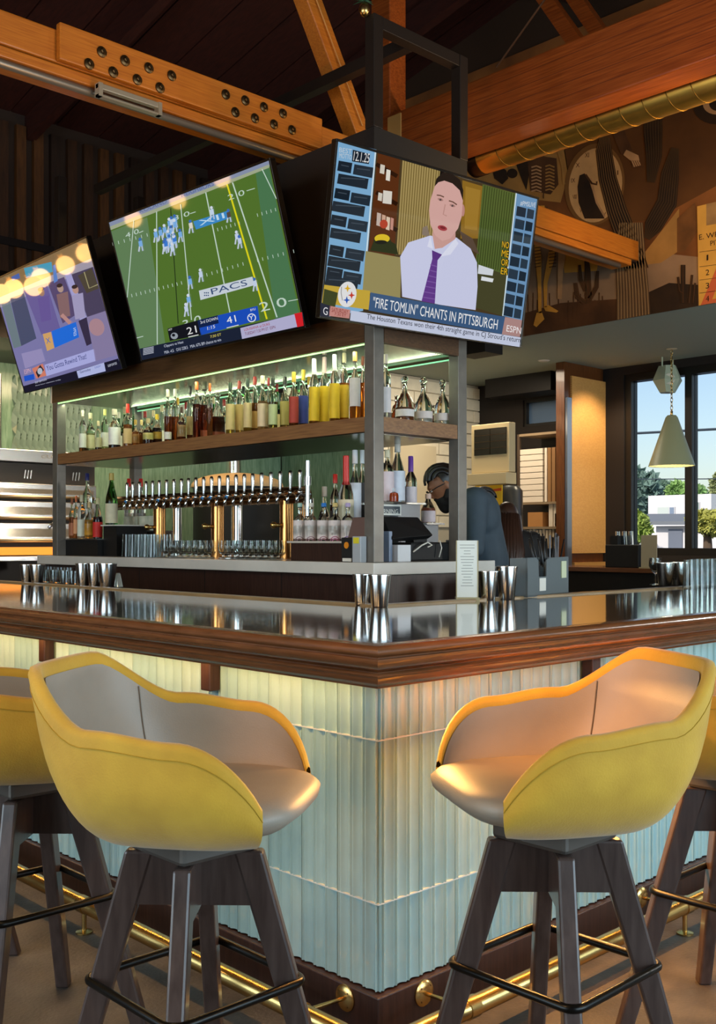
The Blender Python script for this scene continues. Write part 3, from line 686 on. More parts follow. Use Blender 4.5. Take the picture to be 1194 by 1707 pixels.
# open steel frame standing on the header box
m_frame = mat('black_frame_steel', '2a211b', .45, metal=.4)
zf = 3.945
ff = thing('upper_frame', 'open black steel frame rising above the right television', 'frame', (XB, YBB, ZBOX))
for x, y in ((XB-.004, YBB-.004), (XB2-.06, YBB-.004)): MB().box(x, x+.065, y, y+.065, ZBOX+.001, zf).build('post', m_frame, ff, bevel=.003)
for y in (YB2-.1,): 
    for x in (XB-.004, XB2-.06): MB().box(x, x+.065, y, y+.065, ZBOX, zf).build('post', m_frame, ff, bevel=.003)
MB().box(XB+.062, XB2-.062, YBB-.002, YBB+.06, zf-.065, zf).build('cross_rail', m_frame, ff, bevel=.003)
MB().box(XB+.28, XB+.34, YBB+.062, YB2-.1, zf-.066, zf-.004).build('long_rail', m_frame, ff)
# ------------------------------------------------------------------ televisions
def make_tv(label, c, yaw, tilt, roll, Wd, Hd, k):
    c = CAM+(Vector(c)-CAM)*k; Wd *= k; Hd *= k
    yaw, tilt, roll = map(math.radians, (yaw, tilt, roll)); up = Vector((0, 0, 1)); n = Vector((math.cos(yaw), math.sin(yaw), 0)); r = up.cross(n)
    n2 = n*math.cos(tilt)-up*math.sin(tilt); u2 = up*math.cos(tilt)+n*math.sin(tilt)
    r2 = r*math.cos(roll)+u2*math.sin(roll); u3 = u2*math.cos(roll)-r*math.sin(roll)
    t = thing('television', label, 'television', tuple(c-u3*Hd/2), group=None)
    def B(x0, x1, y0, y1, z0, z1):
        p = [c+r2*x+u3*y+n2*z for z in (z0, z1) for x, y in ((x0, y0), (x1, y0), (x1, y1), (x0, y1))]; return p
    bz = .012; m = MB()
    for q in ((-Wd/2, Wd/2, -Hd/2, -Hd/2+bz), (-Wd/2, Wd/2, Hd/2-bz, Hd/2), (-Wd/2, -Wd/2+bz, -Hd/2+bz, Hd/2-bz), (Wd/2-bz, Wd/2, -Hd/2+bz, Hd/2-bz)): m.hexa(B(*q, -.03, .004))
    m.build('bezel', mat('tv_bezel', '17130f', .3, metal=.3), t, bevel=.002)
    MB().hexa(B(-Wd/2+.003, Wd/2-.003, -Hd/2+.003, Hd/2-.003, -.035, -.004)).build('housing', m_black, t)
    MB().hexa(B(-.25, .25, -.2, .2, -.10, -.035)).build('wall_mount', m_black, t)
    return t, c, n2, r2, u3, B, Wd, Hd, bz
def screen(t, B, Wd, Hd, bz, m): return MB().hexa(B(-Wd/2+bz, Wd/2-bz, -Hd/2+bz, Hd/2-bz, -.003, .0)).build('screen', m, t)
def mount_arm(t, a, b): MB().bar(a, b, .06, .06).build('mount_arm', m_black, t)

# TV 1, on the end of the back bar
t, c, n, r, u, B, Wd, Hd, bz = make_tv('television above bar corner showing a man in white shirt and purple tie', (2.347, 1.925, 2.81), -93.667, 10.107, .993, 1.45, .83, .955)
mount_arm(t, c-n*.09, (c.x+.05, YBB, c.z))
s1 = screen(t, B, Wd, Hd, bz, scr('3a2e1c'))
K = lambda: Print(c, n, 520, 210, 2.985)
# corner mapping to draw with screen fractions
def frac(P):
    tl, tr, bl_ = (124, 66), (1126, 362), (42, 958); br_ = (1042, 1104)
    def q(s, v): return ((tl[0]*(1-s)+tr[0]*s)*(1-v)+(bl_[0]*(1-s)+br_[0]*s)*v, (tl[1]*(1-s)+tr[1]*s)*(1-v)+(bl_[1]*(1-s)+br_[1]*s)*v)
    return q
P = K()
P.poly([(124, 66), (322, 118), (255, 920), (42, 955)], scr('7fb0d6'), 1)
brick_l = [[(134, 172, 68), (212, 190, 96)], [(133, 236, 150)], [(118, 308, 74), (198, 330, 96)], [(106, 372, 160)], [(100, 440, 76), (184, 460, 96)], [(96, 505, 150)], [(92, 590, 70), (172, 606, 92)], [(84, 645, 160)], [(78, 700, 78), (160, 722, 90)], [(72, 742, 160)]]
ci = 0
for row in brick_l:
    for x, y, w_ in row:
        colr = ('1a2530', '24303c', '1f2a35')[ci % 3]; ci += 1
        P.poly([(x, y), (x+w_, y+w_*.18), (x+w_-8, y+w_*.18+52), (x-8, y+50)], scr(colr), 2)
        P.line((x+12, y+22), (x+w_-18, y+30), 5, scr('3f4b57'), 3)
P.done('brick_backdrop', s1); P = K(); P.poly([(1018, 332), (1124, 362), (1046, 968), (950, 945)], scr('6f98bf'), 1)
for i in range(9):
    y = 398+i*62; x = 1022-i*8
    P.poly([(x, y), (x+46, y+12), (x+40, y+58), (x-6, y+48)], scr(('22303e', '2b3a49')[i % 2]), 2)
    P.poly([(x+52, y+12), (x+86, y+22), (x+80, y+66), (x+46, y+60)], scr(('2b3a49', '1f2c38')[i % 2]), 2)
P.line((1018, 332), (950, 945), 6, scr('d6e8f0'), 3); P.text('#PMSLIVE', (1036, 398), (1112, 408), (1040, 372), scr('d8dde2'), 4)
P.done('brick_backdrop', s1); P = K(); P.line((318, 118), (255, 830), 7, scr('d6e8f0'), 3)
P.text('12.1.25', (206, 172), (284, 184), (212, 126), scr('e8e8e8'), 4)
P.poly([(204, 118), (290, 140), (284, 190), (200, 176)], scr('1a2530'), 3)
for i, (a, bb_) in enumerate((('BEST', 112), ('MOTTO', 140))): P.text(a, (136, bb_+18), (198, bb_+28), (138, bb_-6), scr('c6d2dc'), 4)
P.done('date_strip', s1)
P = K()      # studio behind the presenter
P.poly([(322, 118), (1018, 332), (950, 945), (255, 830)], scr('4a3a22'), 1)
P.poly([(330, 126), (440, 160), (410, 650), (282, 620)], scr('5a2e14'), 2)
for y in (250, 390, 520): P.line((320, y-60), (425, y), 20, scr('2c160a'), 3)
for x, y, w_, h_, cc in ((342, 190, 22, 50, 'd8d0c0'), (372, 215, 20, 60, 'e8e2d4'), (332, 330, 20, 45, 'd8d0c0'), (356, 320, 44, 70, 'ded8cc'), (325, 430, 20, 70, 'c8b4a8'), (350, 440, 18, 70, 'd0a890'), (372, 450, 18, 70, 'e0c8b0'), (394, 455, 14, 65, 'c89080')): P.poly([(x, y), (x+w_, y+6), (x+w_-4, y+h_), (x-4, y+h_-6)], scr(cc), 4)
P.ell(358, 488, 20, 22, scr('b8442c'), 5)
P.poly([(452, 168), (640, 214), (600, 640), (420, 640)], scr('a8925a'), 2)
for i in range(15): P.line((462+i*12.2, 172+i*3), (430+i*12, 640), 4, scr('6c5a2c'), 3)
P.poly([(640, 214), (660, 220), (640, 560), (600, 560)], scr('141210'), 3)
P.poly([(750, 270), (850, 300), (830, 560), (740, 560)], scr('8f6a22'), 2); P.poly([(765, 300), (840, 320), (822, 520), (760, 510)], scr('a37c2e'), 3)
P.poly([(850, 290), (1016, 336), (960, 740), (815, 700)], scr('566630'), 2)
for i in range(13): P.line((862+i*12, 296+i*3.5), (822+i*11.5, 700+i*2), 4, scr('37421c'), 3)
P.poly([(315, 545), (385, 545), (395, 575), (420, 590), (430, 640), (290, 620), (305, 580)], scr('2c3318'), 4); P.ell(350, 560, 38, 22, scr('e2c22a'), 5); P.ell(345, 578, 30, 10, scr('1c1c14'), 6)
P.poly([(268, 622), (445, 655), (440, 860), (252, 825)], scr('9a8f5c'), 4)
P.poly([(820, 690), (968, 740), (950, 945), (815, 905)], scr('47462a'), 3)
P.poly([(830, 690), (905, 715), (900, 745), (826, 735)], scr('d8dde4'), 5); P.poly([(845, 748), (905, 760), (900, 778), (842, 768)], scr('e2e6ea'), 5)
for i, a in enumerate(('NO', 'ME', 'OR', 'ER')):
    P.poly([(946-i*2, 570+i*44), (986-i*2, 578+i*44), (982-i*2, 612+i*44), (944-i*2, 606+i*44)], scr('3f4420'), 5)
    P.text(a, (946-i*2, 604+i*44), (980-i*2, 611+i*44), (949-i*2, 572+i*44), scr('f0b81e'), 6)
P.done('studio_picture', s1)
P = K()      # presenter
P.poly([(548, 540), (552, 505), (575, 495), (590, 560)], scr('8a7a6a'), 5); P.poly([(735, 520), (800, 560), (835, 640), (760, 600)], scr('5c4a3c'), 5)
shirt = [(440, 650), (480, 580), (590, 545), (640, 560), (720, 555), (790, 610), (822, 680), (825, 800), (815, 916), (640, 890), (450, 850)]
P.poly(shirt, scr('cfd2ee'), 6)
P.poly([(600, 540), (612, 612), (650, 606), (715, 562), (715, 520), (606, 500)], scr('cf9f96'), 7)
head = [(612, 300), (640, 262), (690, 268), (738, 300), (752, 370), (746, 450), (728, 510), (690, 560), (650, 572), (615, 545), (590, 490), (584, 420), (590, 370)]
P.poly(head, scr('d9aaa2'), 8)
hair = [(612, 300), (620, 262), (652, 232), (700, 238), (738, 268), (754, 320), (752, 372), (736, 320), (700, 286), (660, 272), (630, 280)]
P.poly(hair, scr('231c18'), 9)
P.ell(752, 420, 9, 30, scr('c08a80'), 7)
for x, y in ((640, 366), (700, 396)): P.ell(x, y, 15, 7, scr('b58880'), 10, rot=18); P.ell(x, y+1, 6, 5, scr('5a4a4a'), 11)
P.path([(622, 344), (640, 346), (658, 354)], 6, scr('6a4a3c'), 10); P.path([(682, 372), (702, 378), (722, 392)], 6, scr('6a4a3c'), 10)
P.path([(664, 390), (654, 440), (672, 448)], 6, scr('c2938a'), 10)
P.ell(650, 508, 24, 13, scr('a83c44'), 10, rot=16); P.ell(652, 506, 14, 6, scr('7a2028'), 11, rot=16)
P.poly([(590, 548), (604, 612), (575, 600)], scr('e2e4f6'), 8); P.poly([(715, 560), (640, 650), (690, 640), (730, 585)], scr('e2e4f6'), 8)
P.poly([(598, 618), (648, 640), (626, 668), (600, 660)], scr('5b3382'), 9); P.poly([(600, 660), (626, 668), (612, 884), (546, 872)], scr('63398c'), 9)
for i in range(7): P.line((590-i*6, 690+i*27), (624-i*2, 700+i*27), 5, scr('7c57a3'), 10)
P.done('presenter_picture', s1)
P = K()      # lower-third banner
P.poly([(62, 790), (290, 820), (286, 915), (50, 880)], scr('c8a83a'), 7); P.poly([(62, 810), (130, 830), (110, 930), (48, 925)], scr('3c4420'), 8)
P.poly([(292, 828), (962, 950), (946, 1036), (282, 918)], scr('3c5a80'), 9)
P.text('"FIRE TOMLIN" CHANTS IN PITTSBURGH', (302, 902), (922, 1014), (308, 850), scr('f2f2f2'), 11)
P.poly([(962, 950), (1046, 966), (1036, 1050), (946, 1036)], scr('b08a86'), 9); P.text('ESPN', (968, 1022), (1040, 1036), (972, 990), scr('f4f0f0'), 11)
P.poly([(195, 918), (1040, 1052), (1034, 1100), (190, 968)], scr('c9d0e6'), 9); P.poly([(42, 880), (95, 895), (86, 950), (42, 945)], scr('23283a'), 9); P.text('G', (56, 938), (78, 942), (58, 900), scr('e6e6ea'), 11)
P.poly([(90, 895), (192, 915), (186, 958), (86, 945)], scr('c88a82'), 9); P.text('SATURDAY', (98, 925), (180, 936), (100, 905), scr('8a3028'), 11); P.text('7:30 ET', (112, 942), (170, 950), (114, 928), scr('8a3028'), 11)
P.text("The Houston Texans won their 4th straight game in CJ Stroud's return", (272, 968), (1036, 1086), (276, 934), scr('20222e'), 11)
P.ell(176, 838, 46, 64, scr('e8e8e8'), 9, rot=8)
for x, y, cc in ((178, 808, 'e0b01e'), (198, 842, 'c83a2a'), (174, 866, '2a5ab8')):
    P.poly([(x, y-20), (x+5, y-4), (x+18, y), (x+5, y+5), (x, y+20), (x-5, y+5), (x-18, y), (x-5, y-4)], scr(cc), 11)
P.path([(148, 800), (146, 830), (152, 868)], 4, scr('9a9a9a'), 11)
P.done('news_banner', s1)

# TV 2, football
t, c, n, r, u, B, Wd, Hd, bz = make_tv('middle television showing a green football field', (1.597, 2.983, 2.783), 181.771, 16.56, .034, 1.45, .83, 1.0)
mount_arm(t, c-n*.09, (XB, c.y, c.z)); s2 = screen(t, B, Wd, Hd, bz, scr('55762e'))
P = Print(c, n, 170, 250, 3.3167); wht = scr('c9dccf')
P.poly([(35, 395), (920, 45), (928, 90), (45, 440)], scr('8b95b0'), 1); P.poly([(40, 425), (925, 80), (925, 98), (46, 444)], scr('a7b091'), 2)
P.poly([(50, 450), (250, 372), (350, 1070), (215, 1130)], scr('64845a'), 1); P.poly([(850, 130), (925, 98), (1100, 950), (960, 940)], scr('4d7a52'), 1)
P.text('KOLAND', (210, 350), (360, 292), (206, 330), scr('5a6c9c'), 3); P.text('NEIGHBORS', (440, 262), (620, 196), (434, 240), scr('5068a0'), 3)
for a, b_, w_ in (((176, 388), (140, 815), 4), ((302, 340), (306, 1075), 5), ((435, 300), (495, 940), 5), ((574, 235), (708, 900), 6), ((722, 180), (968, 925), 7), ((885, 105), (965, 270), 5)): P.line(a, b_, w_, wht, 3)
P.line((380, 322), (422, 960), 5, scr('24331a'), 3); P.line((692, 190), (912, 935), 9, scr('e6de1e'), 4)
for x0, y0, x1, y1, k in ((60, 520, 250, 470, 7), (165, 805, 440, 735, 12), (580, 690, 780, 630, 8), (640, 440, 760, 405, 6), (860, 610, 1060, 560, 8), (860, 360, 960, 330, 5)):
    for i in range(k): xx, yy = x0+(x1-x0)*i/(k-1), y0+(y1-y0)*i/(k-1); P.line((xx-2, yy-9), (xx+2, yy+9), 3, wht, 3)
for tx, bl_, br_, tl_ in (('4 0', (132, 488), (205, 460), (128, 462)), ('3 0', (400, 392), (486, 362), (396, 366)), ('2 0', (700, 280), (790, 248), (694, 250)), ('2 0', (878, 896), (1026, 862), (866, 846)), ('3 0', (450, 990), (550, 955), (444, 945))): P.text(tx, bl_, br_, tl_, wht, 4)
for a, b_ in (((205, 458), (228, 448)), ((488, 352), (518, 342)), ((800, 226), (845, 212)), ((1030, 836), (1084, 826)), ((190, 1040), (228, 1030))): P.line(a, b_, 4, wht, 4)
P.poly([(505, 395), (700, 335), (712, 375), (520, 440)], scr('3f8fd0'), 4); P.text('XII', (540, 420), (680, 375), (532, 392), scr('c8e4f4'), 5)
P.poly([(536, 778), (832, 700), (842, 748), (545, 830)], scr('cfd8e2'), 4); P.text('PACS', (608, 800), (806, 748), (600, 768), scr('39507a'), 5)
for i in range(6): P.ell(568+(i % 3)*10, 790+(i//3)*14, 4, 4, scr('39507a'), 5, n=8)
P.done('football_field', s2)
P = Print(c, n, 170, 250, 3.3167); rn = random.Random(5)
spots_p = [(350+rn.uniform(-30, 55), 390+rn.uniform(0, 150), rn.choice(('7fb4ea', '3f7fd8', 'c9dcf2'))) for _ in range(16)]
spots_p += [(212, 520, '7fb4ea'), (388, 545, 'c9dcf2'), (432, 470, '7fb4ea'), (296, 470, '7fb4ea'), (490, 420, 'e2ddd0'), (607, 345, 'c9dcf2'), (700, 360, '5a4c40'), (745, 480, 'c9d8f0'), (760, 505, 'c9d8f0'), (545, 690, 'c9d8f0'), (486, 730, '7fb4ea'), (478, 830, '7fb4ea'), (845, 740, 'c9d8f0'), (465, 880, 'c9d8f0')]
for i, (x, y, cc) in enumerate(spots_p):
    P = Print(c, n, 170, 250, 3.3167)
    P.poly([(x-11, y-14), (x+9, y-20), (x+14, y+10), (x-6, y+16)], scr(cc), 6+i % 3); P.line((x-4, y+12), (x-8, y+42), 8, scr('c9d4e6'), 6); P.line((x+8, y+8), (x+14, y+38), 8, scr('b9c8e0'), 6)
    P.ell(x-2, y-26, 8, 9, scr('d9e2f0' if i % 2 else '3f6fc0'), 9, n=10); P.done('football_player', s2)
P = Print(c, n, 170, 250, 3.3167)
P.poly([(203, 1100), (1112, 900), (1122, 975), (215, 1165)], scr('1c2438'), 4)
P.poly([(765, 985), (1065, 908), (1080, 978), (775, 1045)], scr('b7b4d6'), 6); P.poly([(1062, 906), (1106, 896), (1116, 972), (1080, 980)], scr('d8242c'), 6)
P.poly([(362, 988), (535, 940), (552, 1022), (375, 1056)], scr('14161e'), 6); P.poly([(528, 942), (860, 862), (872, 940), (548, 1024)], scr('1c50c0'), 6); P.poly([(528, 942), (640, 914), (646, 958), (536, 985)], scr('12244e'), 7)
P.text('21', (474, 1022), (526, 1008), (466, 984), scr('f0f0f0'), 8); P.text('41', (694, 962), (744, 948), (686, 926), scr('f0f0f0'), 8)
P.text('3rd DOWN', (546, 962), (642, 938), (542, 946), scr('e8ecf4'), 8); P.text('1:15', (584, 996), (626, 984), (582, 978), scr('e8ecf4'), 8)
P.ell(400, 1028, 20, 18, scr('9aa2ac'), 8); P.ell(396, 1024, 9, 8, scr('14161e'), 9); P.ell(828, 928, 24, 24, scr('f0f4fa'), 8); P.ell(828, 928, 19, 19, scr('1c50c0'), 9); P.text('Y', (814, 942), (840, 936), (812, 918), scr('f0f4fa'), 10)
P.text('UCF', (368, 1000), (388, 995), (367, 990), scr('f0f0f0'), 8); P.text('BYU', (822, 892), (850, 885), (820, 880), scr('f0f0f0'), 8)
for a, b_ in (((478, 1034), (534, 1022)), ((690, 984), (756, 968))): P.line(a, b_, 5, scr('e0e0e0'), 8)
P.text('Clippers vs Heat', (345, 1096), (452, 1072), (342, 1078), scr('c9d0e2'), 6); P.text('7:30 ET', (600, 1040), (660, 1026), (598, 1026), scr('e0d060'), 7)
P.text('MIA -4.5   O/U 228.5   MIA: 67% BPI chance to win', (348, 1128), (660, 1056), (344, 1112), scr('c9d0e2'), 6)
P.text('LOUISIANA at DUKE', (788, 1002), (930, 968), (785, 988), scr('b03038'), 8); P.text('TUESDAY 7:30 PM ET  ESPN', (792, 1026), (960, 986), (789, 1010), scr('7a3048'), 8)
for i in range(5): P.line((228, 1100+i*8), (286, 1088+i*8), 5, scr('a8aebe'), 6)
P.done('score_banner', s2)

# TV 3
t, c, n, r, u, B, Wd, Hd, bz = make_tv('leftmost television with a talk show and rewind caption', (1.687, 4.807, 2.792), 177.818, 17.256, .189, 1.45, .83, 1.0)
mount_arm(t, c-n*.09, (XB, c.y, c.z)); s3 = screen(t, B, Wd, Hd, bz, scr('7f7cae'))
P = Print(c, n, 0, 380, 4.776)
P.poly([(-60, 415), (680, 70), (735, 245), (-20, 590)], scr('8f7450'), 1); P.poly([(-20, 560), (735, 240), (745, 310), (-10, 640)], scr('a79fae'), 2)
P.poly([(80, 560), (190, 520), (290, 880), (170, 940)], scr('4a5270'), 2); P.poly([(10, 600), (80, 580), (170, 940), (110, 960)], scr('6f8088'), 2)
P.poly([(190, 500), (370, 440), (480, 800), (330, 850)], scr('6d629e'), 3); P.poly([(380, 440), (510, 390), (620, 680), (500, 760)], scr('5a4d74'), 3)
P.poly([(515, 370), (560, 350), (700, 720), (640, 740)], scr('a9a6d8'), 3); P.poly([(570, 370), (740, 310), (840, 660), (690, 720)], scr('4d4560'), 3)
P.poly([(620, 380), (730, 320), (790, 480), (690, 520)], scr('50483c'), 4)
P.path([(670, 350), (710, 480), (780, 450)], 8, scr('a8a076'), 5)
P.poly([(190, 320), (410, 270), (420, 350), (210, 400)], scr('4aa2c0'), 4); P.poly([(90, 390), (150, 360), (160, 400), (100, 420)], scr('4a68b0'), 4); P.poly([(420, 300), (440, 290), (460, 420), (430, 440)], scr('5a86d0'), 4)
P.poly([(690, 710), (840, 660), (940, 1010), (760, 1060)], scr('8a7fa6'), 4); P.ell(770, 790, 60, 70, scr('b08a94'), 5, rot=-20)
for x, y, cc, sk in ((350, 620, '6a5a9c', 'a5806f'), (500, 590, '8a6a6c', 'b89a8c'), (620, 600, 'a7a0c6', 'c0988c')):
    P.poly([(x-50, y-60), (x+40, y-85), (x+60, y+110), (x-20, y+130)], scr(cc), 6); P.ell(x-20, y-110, 24, 34, scr(sk), 7, rot=-15); P.ell(x-26, y-132, 24, 16, scr('3a2c2c'), 8, rot=-15)
P.poly([(625, 740), (690, 710), (730, 920), (690, 940)], scr('38304a'), 6); P.line((490, 690), (560, 760), 30, scr('c08f8a'), 7)
P.poly([(410, 822), (605, 748), (630, 870), (435, 955)], scr('1e6fe0'), 8); P.text('ESPN', (588, 862), (582, 800), (610, 852), scr('c9dcf4'), 9); P.poly([(340, 845), (405, 828), (432, 955), (375, 980)], scr('d8a86a'), 8); P.text('X', (372, 922), (405, 912), (362, 880), scr('2a6ac0'), 9)
P.poly([(170, 1000), (330, 960), (360, 1060), (200, 1120)], scr('9a92c0'), 4)
P.done('talk_show_picture', s3)
P = Print(c, n, 0, 380, 4.776)
P.poly([(355, 1090), (745, 965), (760, 1060), (370, 1180)], scr('aeb0e6'), 9); P.text('You Gotta Rewind That!', (375, 1138), (692, 1040), (366, 1098), scr('303a78'), 11)
P.poly([(255, 1120), (340, 1080), (370, 1175), (290, 1200)], scr('d8806a'), 9); P.poly([(285, 1150), (320, 1090), (350, 1130), (305, 1195)], scr('2a2430'), 10); P.ell(318, 1140, 20, 26, scr('b8c0d0'), 11)
P.poly([(190, 1180), (270, 1162), (276, 1205), (196, 1222)], scr('1c58d0'), 9); P.text('ESPN', (196, 1165), (246, 1150), (190, 1130), scr('e0b0c0'), 10)
P.poly([(185, 1260), (940, 1040), (972, 1120), (200, 1310)], scr('17182c'), 9); P.poly([(610, 1140), (828, 1072), (842, 1140), (625, 1196)], scr('b5bdea'), 10); P.text('Gameday', (640, 1165), (725, 1140), (634, 1138), scr('2a3060'), 11)
P.text('SKIP BAYLESS', (280, 1240), (372, 1212), (277, 1224), scr('c8cce0'), 11); P.text('First hour reactions today', (285, 1262), (485, 1212), (283, 1252), scr('c8cce0'), 11); P.text('DEPORTES', (862, 1108), (932, 1085), (858, 1090), scr('d0d4e4'), 11); P.text('SUNDAY', (755, 1120), (805, 1105), (752, 1105), scr('5a68b8'), 11)
P.done('caption_banner', s3)

# ------------------------------------------------------------------ mural above the soffit
mu = thing('mural', 'sepia desert collage mural with cacti, clock and skeletons above the soffit', 'mural', (XM, 2, ZS+.12))
def mm(k, col, **kw): return mat('mural_'+k, col, .75, **kw)
MB().box(XM, XM+.019, -4.9, YB-.1, ZS+.0, 5.6).build('mural_panel', mm('ground', '9a5f2a', var=.4, vscale=1.6, col2='5a3416'), mu)
nn = (-1, 0, 0); P = Print((XM, 0, 0), nn, 794, 150, 2.985, gap=.0012)
tan = mm('tan', 'a87c40', var=.2, vscale=4); sand = mm('sand', 'b88e63', var=.25, vscale=5); dk_ = mm('dark', '20140c', var=.4, vscale=6, col2='35220f'); brn = mm('brown', '51331a', var=.35, vscale=5); grey = mm('sepia_grey', '8d7258', var=.25, vscale=3); gold = mm('ochre', 'd69a3a', var=.2, vscale=4)
P.poly([(-100, 330), (420, 160), (460, 420), (420, 560), (-100, 500)], tan, 1)
P.poly([(400, 60), (1300, -200), (1300, 420), (900, 640), (500, 700)], mm('umber', '4c2d10', var=.5, vscale=1.4, col2='6d441a'), 1)
P.poly([(-200, 800), (520, 770), (1194, 840), (1194, 1400), (-200, 1400)], grey, 2)
P.poly([(830, 820), (1010, 590), (1010, 800), (920, 860), (845, 870)], tan, 3); P.poly([(420, 770), (620, 800), (600, 900), (440, 910)], gold, 3)
P.poly([(850, 1010), (960, 960), (1105, 970), (1105, 1110), (850, 1150)], dk_, 4); P.poly([(240, 1110), (420, 1060), (700, 1040), (860, 1100), (860, 1260), (240, 1260)], brn, 4)
for x in range(260, 700, 22): P.line((x, 1200), (x+random.uniform(-6, 6), 1000+random.uniform(0, 120)), 5, brn, 5)
P.poly([(1000, 640), (1090, 560), (1105, 700), (1040, 800), (1000, 810)], mm('canyon', '6d4620', var=.4, vscale=5), 4)
P.clip(ZS); P.done('desert_backdrop', mu)
P = Print((XM, 0, 0), nn, 794, 150, 2.985, gap=.0012)
rim_ = mm('clock_rim', '7a5428'); P.ell(590, 470, 148, 205, rim_, 5, n=40, rot=8); P.ell(594, 474, 132, 186, mm('clock_face', 'cba06a', var=.12, vscale=6), 6, n=40, rot=8)
for k, tx in enumerate(('XII', 'I', 'II', 'III', 'IIII', 'V', 'VI', 'VII', 'VIII', 'IX', 'X', 'XI')):
    a = math.radians(-90+k*30+8); x, y = 594+112*math.cos(a), 474+160*math.sin(a); P.text(tx, (x-10, y+10), (x+10, y+8), (x-10, y-12), brn, 7)
P.poly([(505, 480), (515, 425), (540, 415), (560, 440), (590, 540), (640, 640), (540, 640), (510, 560)], dk_, 8)
P.path([(545, 420), (575, 465), (600, 470), (600, 455)], 10, brn, 9); P.path([(570, 440), (600, 560), (640, 630)], 10, sand, 9)
P.done('clock_picture', mu)
P = Print((XM, 0, 0), nn, 794, 150, 2.985, gap=.0012)      # figures
P.poly([(180, 320), (240, 300), (270, 380), (250, 500), (225, 440)], dk_, 5); P.poly([(75, 380), (110, 370), (150, 400), (160, 440), (130, 470), (90, 440)], dk_, 5); P.ell(180, 415, 26, 24, dk_, 5); P.ell(128, 340, 22, 22, dk_, 5)
P.poly([(255, 350), (335, 330), (400, 340), (410, 470), (370, 520), (270, 500)], brn, 6)
for i in range(8): P.path([(275, 385+i*17), (300, 378+i*17), (325, 388+i*17)], 7, sand, 7); P.path([(345, 380+i*17), (365, 374+i*17), (390, 384+i*17)], 7, tan, 7)
FIG = lambda: (P.clip(ZS), P.done('figure_picture', mu)); FIG(); P = Print((XM, 0, 0), nn, 794, 150, 2.985, gap=.0012); P.line((335, 270), (335, 540), 5, brn, 8); P.path([(400, 270), (430, 380), (438, 470)], 12, tan, 7); P.path([(340, 270), (300, 350)], 30, dk_, 5)
FIG(); P = Print((XM, 0, 0), nn, 794, 150, 2.985, gap=.0012); bone = mm('bone', 'c98f36', var=.2, vscale=8); 
P.poly([(250, 690), (300, 640), (330, 600), (355, 580), (350, 700), (280, 740)], brn, 9); P.path([(330, 575), (330, 690)], 22, gold, 10); P.path([(290, 700), (350, 720)], 16, bone, 10)
for pts, wd in (([(300, 740), (310, 840), (315, 960), (318, 1110)], [26, 30, 18, 16]), ([(385, 745), (372, 840), (345, 960), (345, 1080)], [26, 34, 20, 14]), ([(430, 790), (420, 900), (415, 1040)], [40, 26, 22])): P.path(pts, wd, bone if wd[0] < 40 else sand, 10)
for i in range(8): P.line((292, 770+i*16), (322, 765+i*16), 4, brn, 11); P.line((362, 770+i*16), (398, 765+i*16), 4, brn, 11)
P.poly([(300, 1110), (325, 1100), (340, 1140), (300, 1180), (285, 1170)], bone, 10); P.poly([(335, 1080), (360, 1070), (410, 1100), (400, 1108), (345, 1100)], bone, 10)
FIG(); P = Print((XM, 0, 0), nn, 794, 150, 2.985, gap=.0012); P.path([(690, 150), (720, 240), (750, 310)], 60, brn, 7); P.path([(740, 310), (790, 340), (800, 380)], [30, 46, 40], sand, 8)
for i in range(5): P.line((770+i*10, 350), (785+i*12, 388), 3, brn, 9)
FIG(); P = Print((XM, 0, 0), nn, 794, 150, 2.985, gap=.0012); P.ell(1190, 80, 110, 90, dk_, 6); P.ell(1195, 72, 66, 50, sand, 7); P.ell(1200, 70, 40, 34, dk_, 8)
P.clip(ZS); P.done('figure_picture', mu)
def cactus(name, paths, base, rib):
    P = Print((XM, 0, 0), nn, 794, 150, 2.985, gap=.0012)
    for pts, wd, nr in paths:
        P.path(pts, wd, base, 9)
        for k in range(nr):
            f = (k+.5)/nr-.5; V = [Vector(p) for p in pts]; L = []
            for i, p in enumerate(V):
                d = (V[min(i+1, len(V)-1)]-V[max(i-1, 0)]).normalized(); ww = wd[i] if isinstance(wd, list) else wd; L.append(p+Vector((-d.y, d.x))*ww*f)
            P.path(L, 3.2, rib, 11)
    P.clip(ZS); P.done(name, mu)
ribm = mm('rib', '7a5a34'); ribd = mm('rib_dark', '4c3820'); ribl = mm('rib_light', 'a88a60')
cactus('cactus_picture', [([(640, 235), (635, 300), (655, 440), (700, 600), (760, 760), (800, 900)], [50, 80, 90, 100, 110, 120], 8)], dk_, ribm)
cactus('cactus_picture', [([(880, 90), (880, 200), (885, 330), (870, 460)], [90, 95, 80, 40], 7), ([(990, 290), (965, 420), (950, 560), (880, 680), (850, 740)], [40, 90, 100, 90, 30], 8)], dk_, ribd)
cactus('cactus_picture', [([(770, 660), (770, 850), (780, 1000), (785, 1180)], [120, 150, 160, 170], 11)], mm('trunk', '5e4730', var=.3, vscale=4), ribl)
cactus('cactus_picture', [([(545, 800), (555, 900), (560, 1060)], [16, 30, 34], 2), ([(495, 960), (505, 1030), (545, 1060)], [18, 24, 24], 1), ([(515, 870), (520, 940), (545, 1000)], [14, 20, 20], 1), ([(605, 900), (600, 980), (565, 1040)], [14, 22, 24], 1)], brn, ribd)
cactus('cactus_picture', [([(1030, 870), (1030, 1060)], 24, 1), ([(1005, 930), (1012, 1000), (1030, 1010)], 12, 1), ([(1075, 920), (1060, 1060)], 12, 1), ([(1090, 960), (1080, 1060)], 10, 1)], dk_, brn)
P = Print((XM, 0, 0), nn, 1040, 130, 4.065, gap=.0012)
pap = mm('paper', 'd9a548', var=.12, vscale=5)
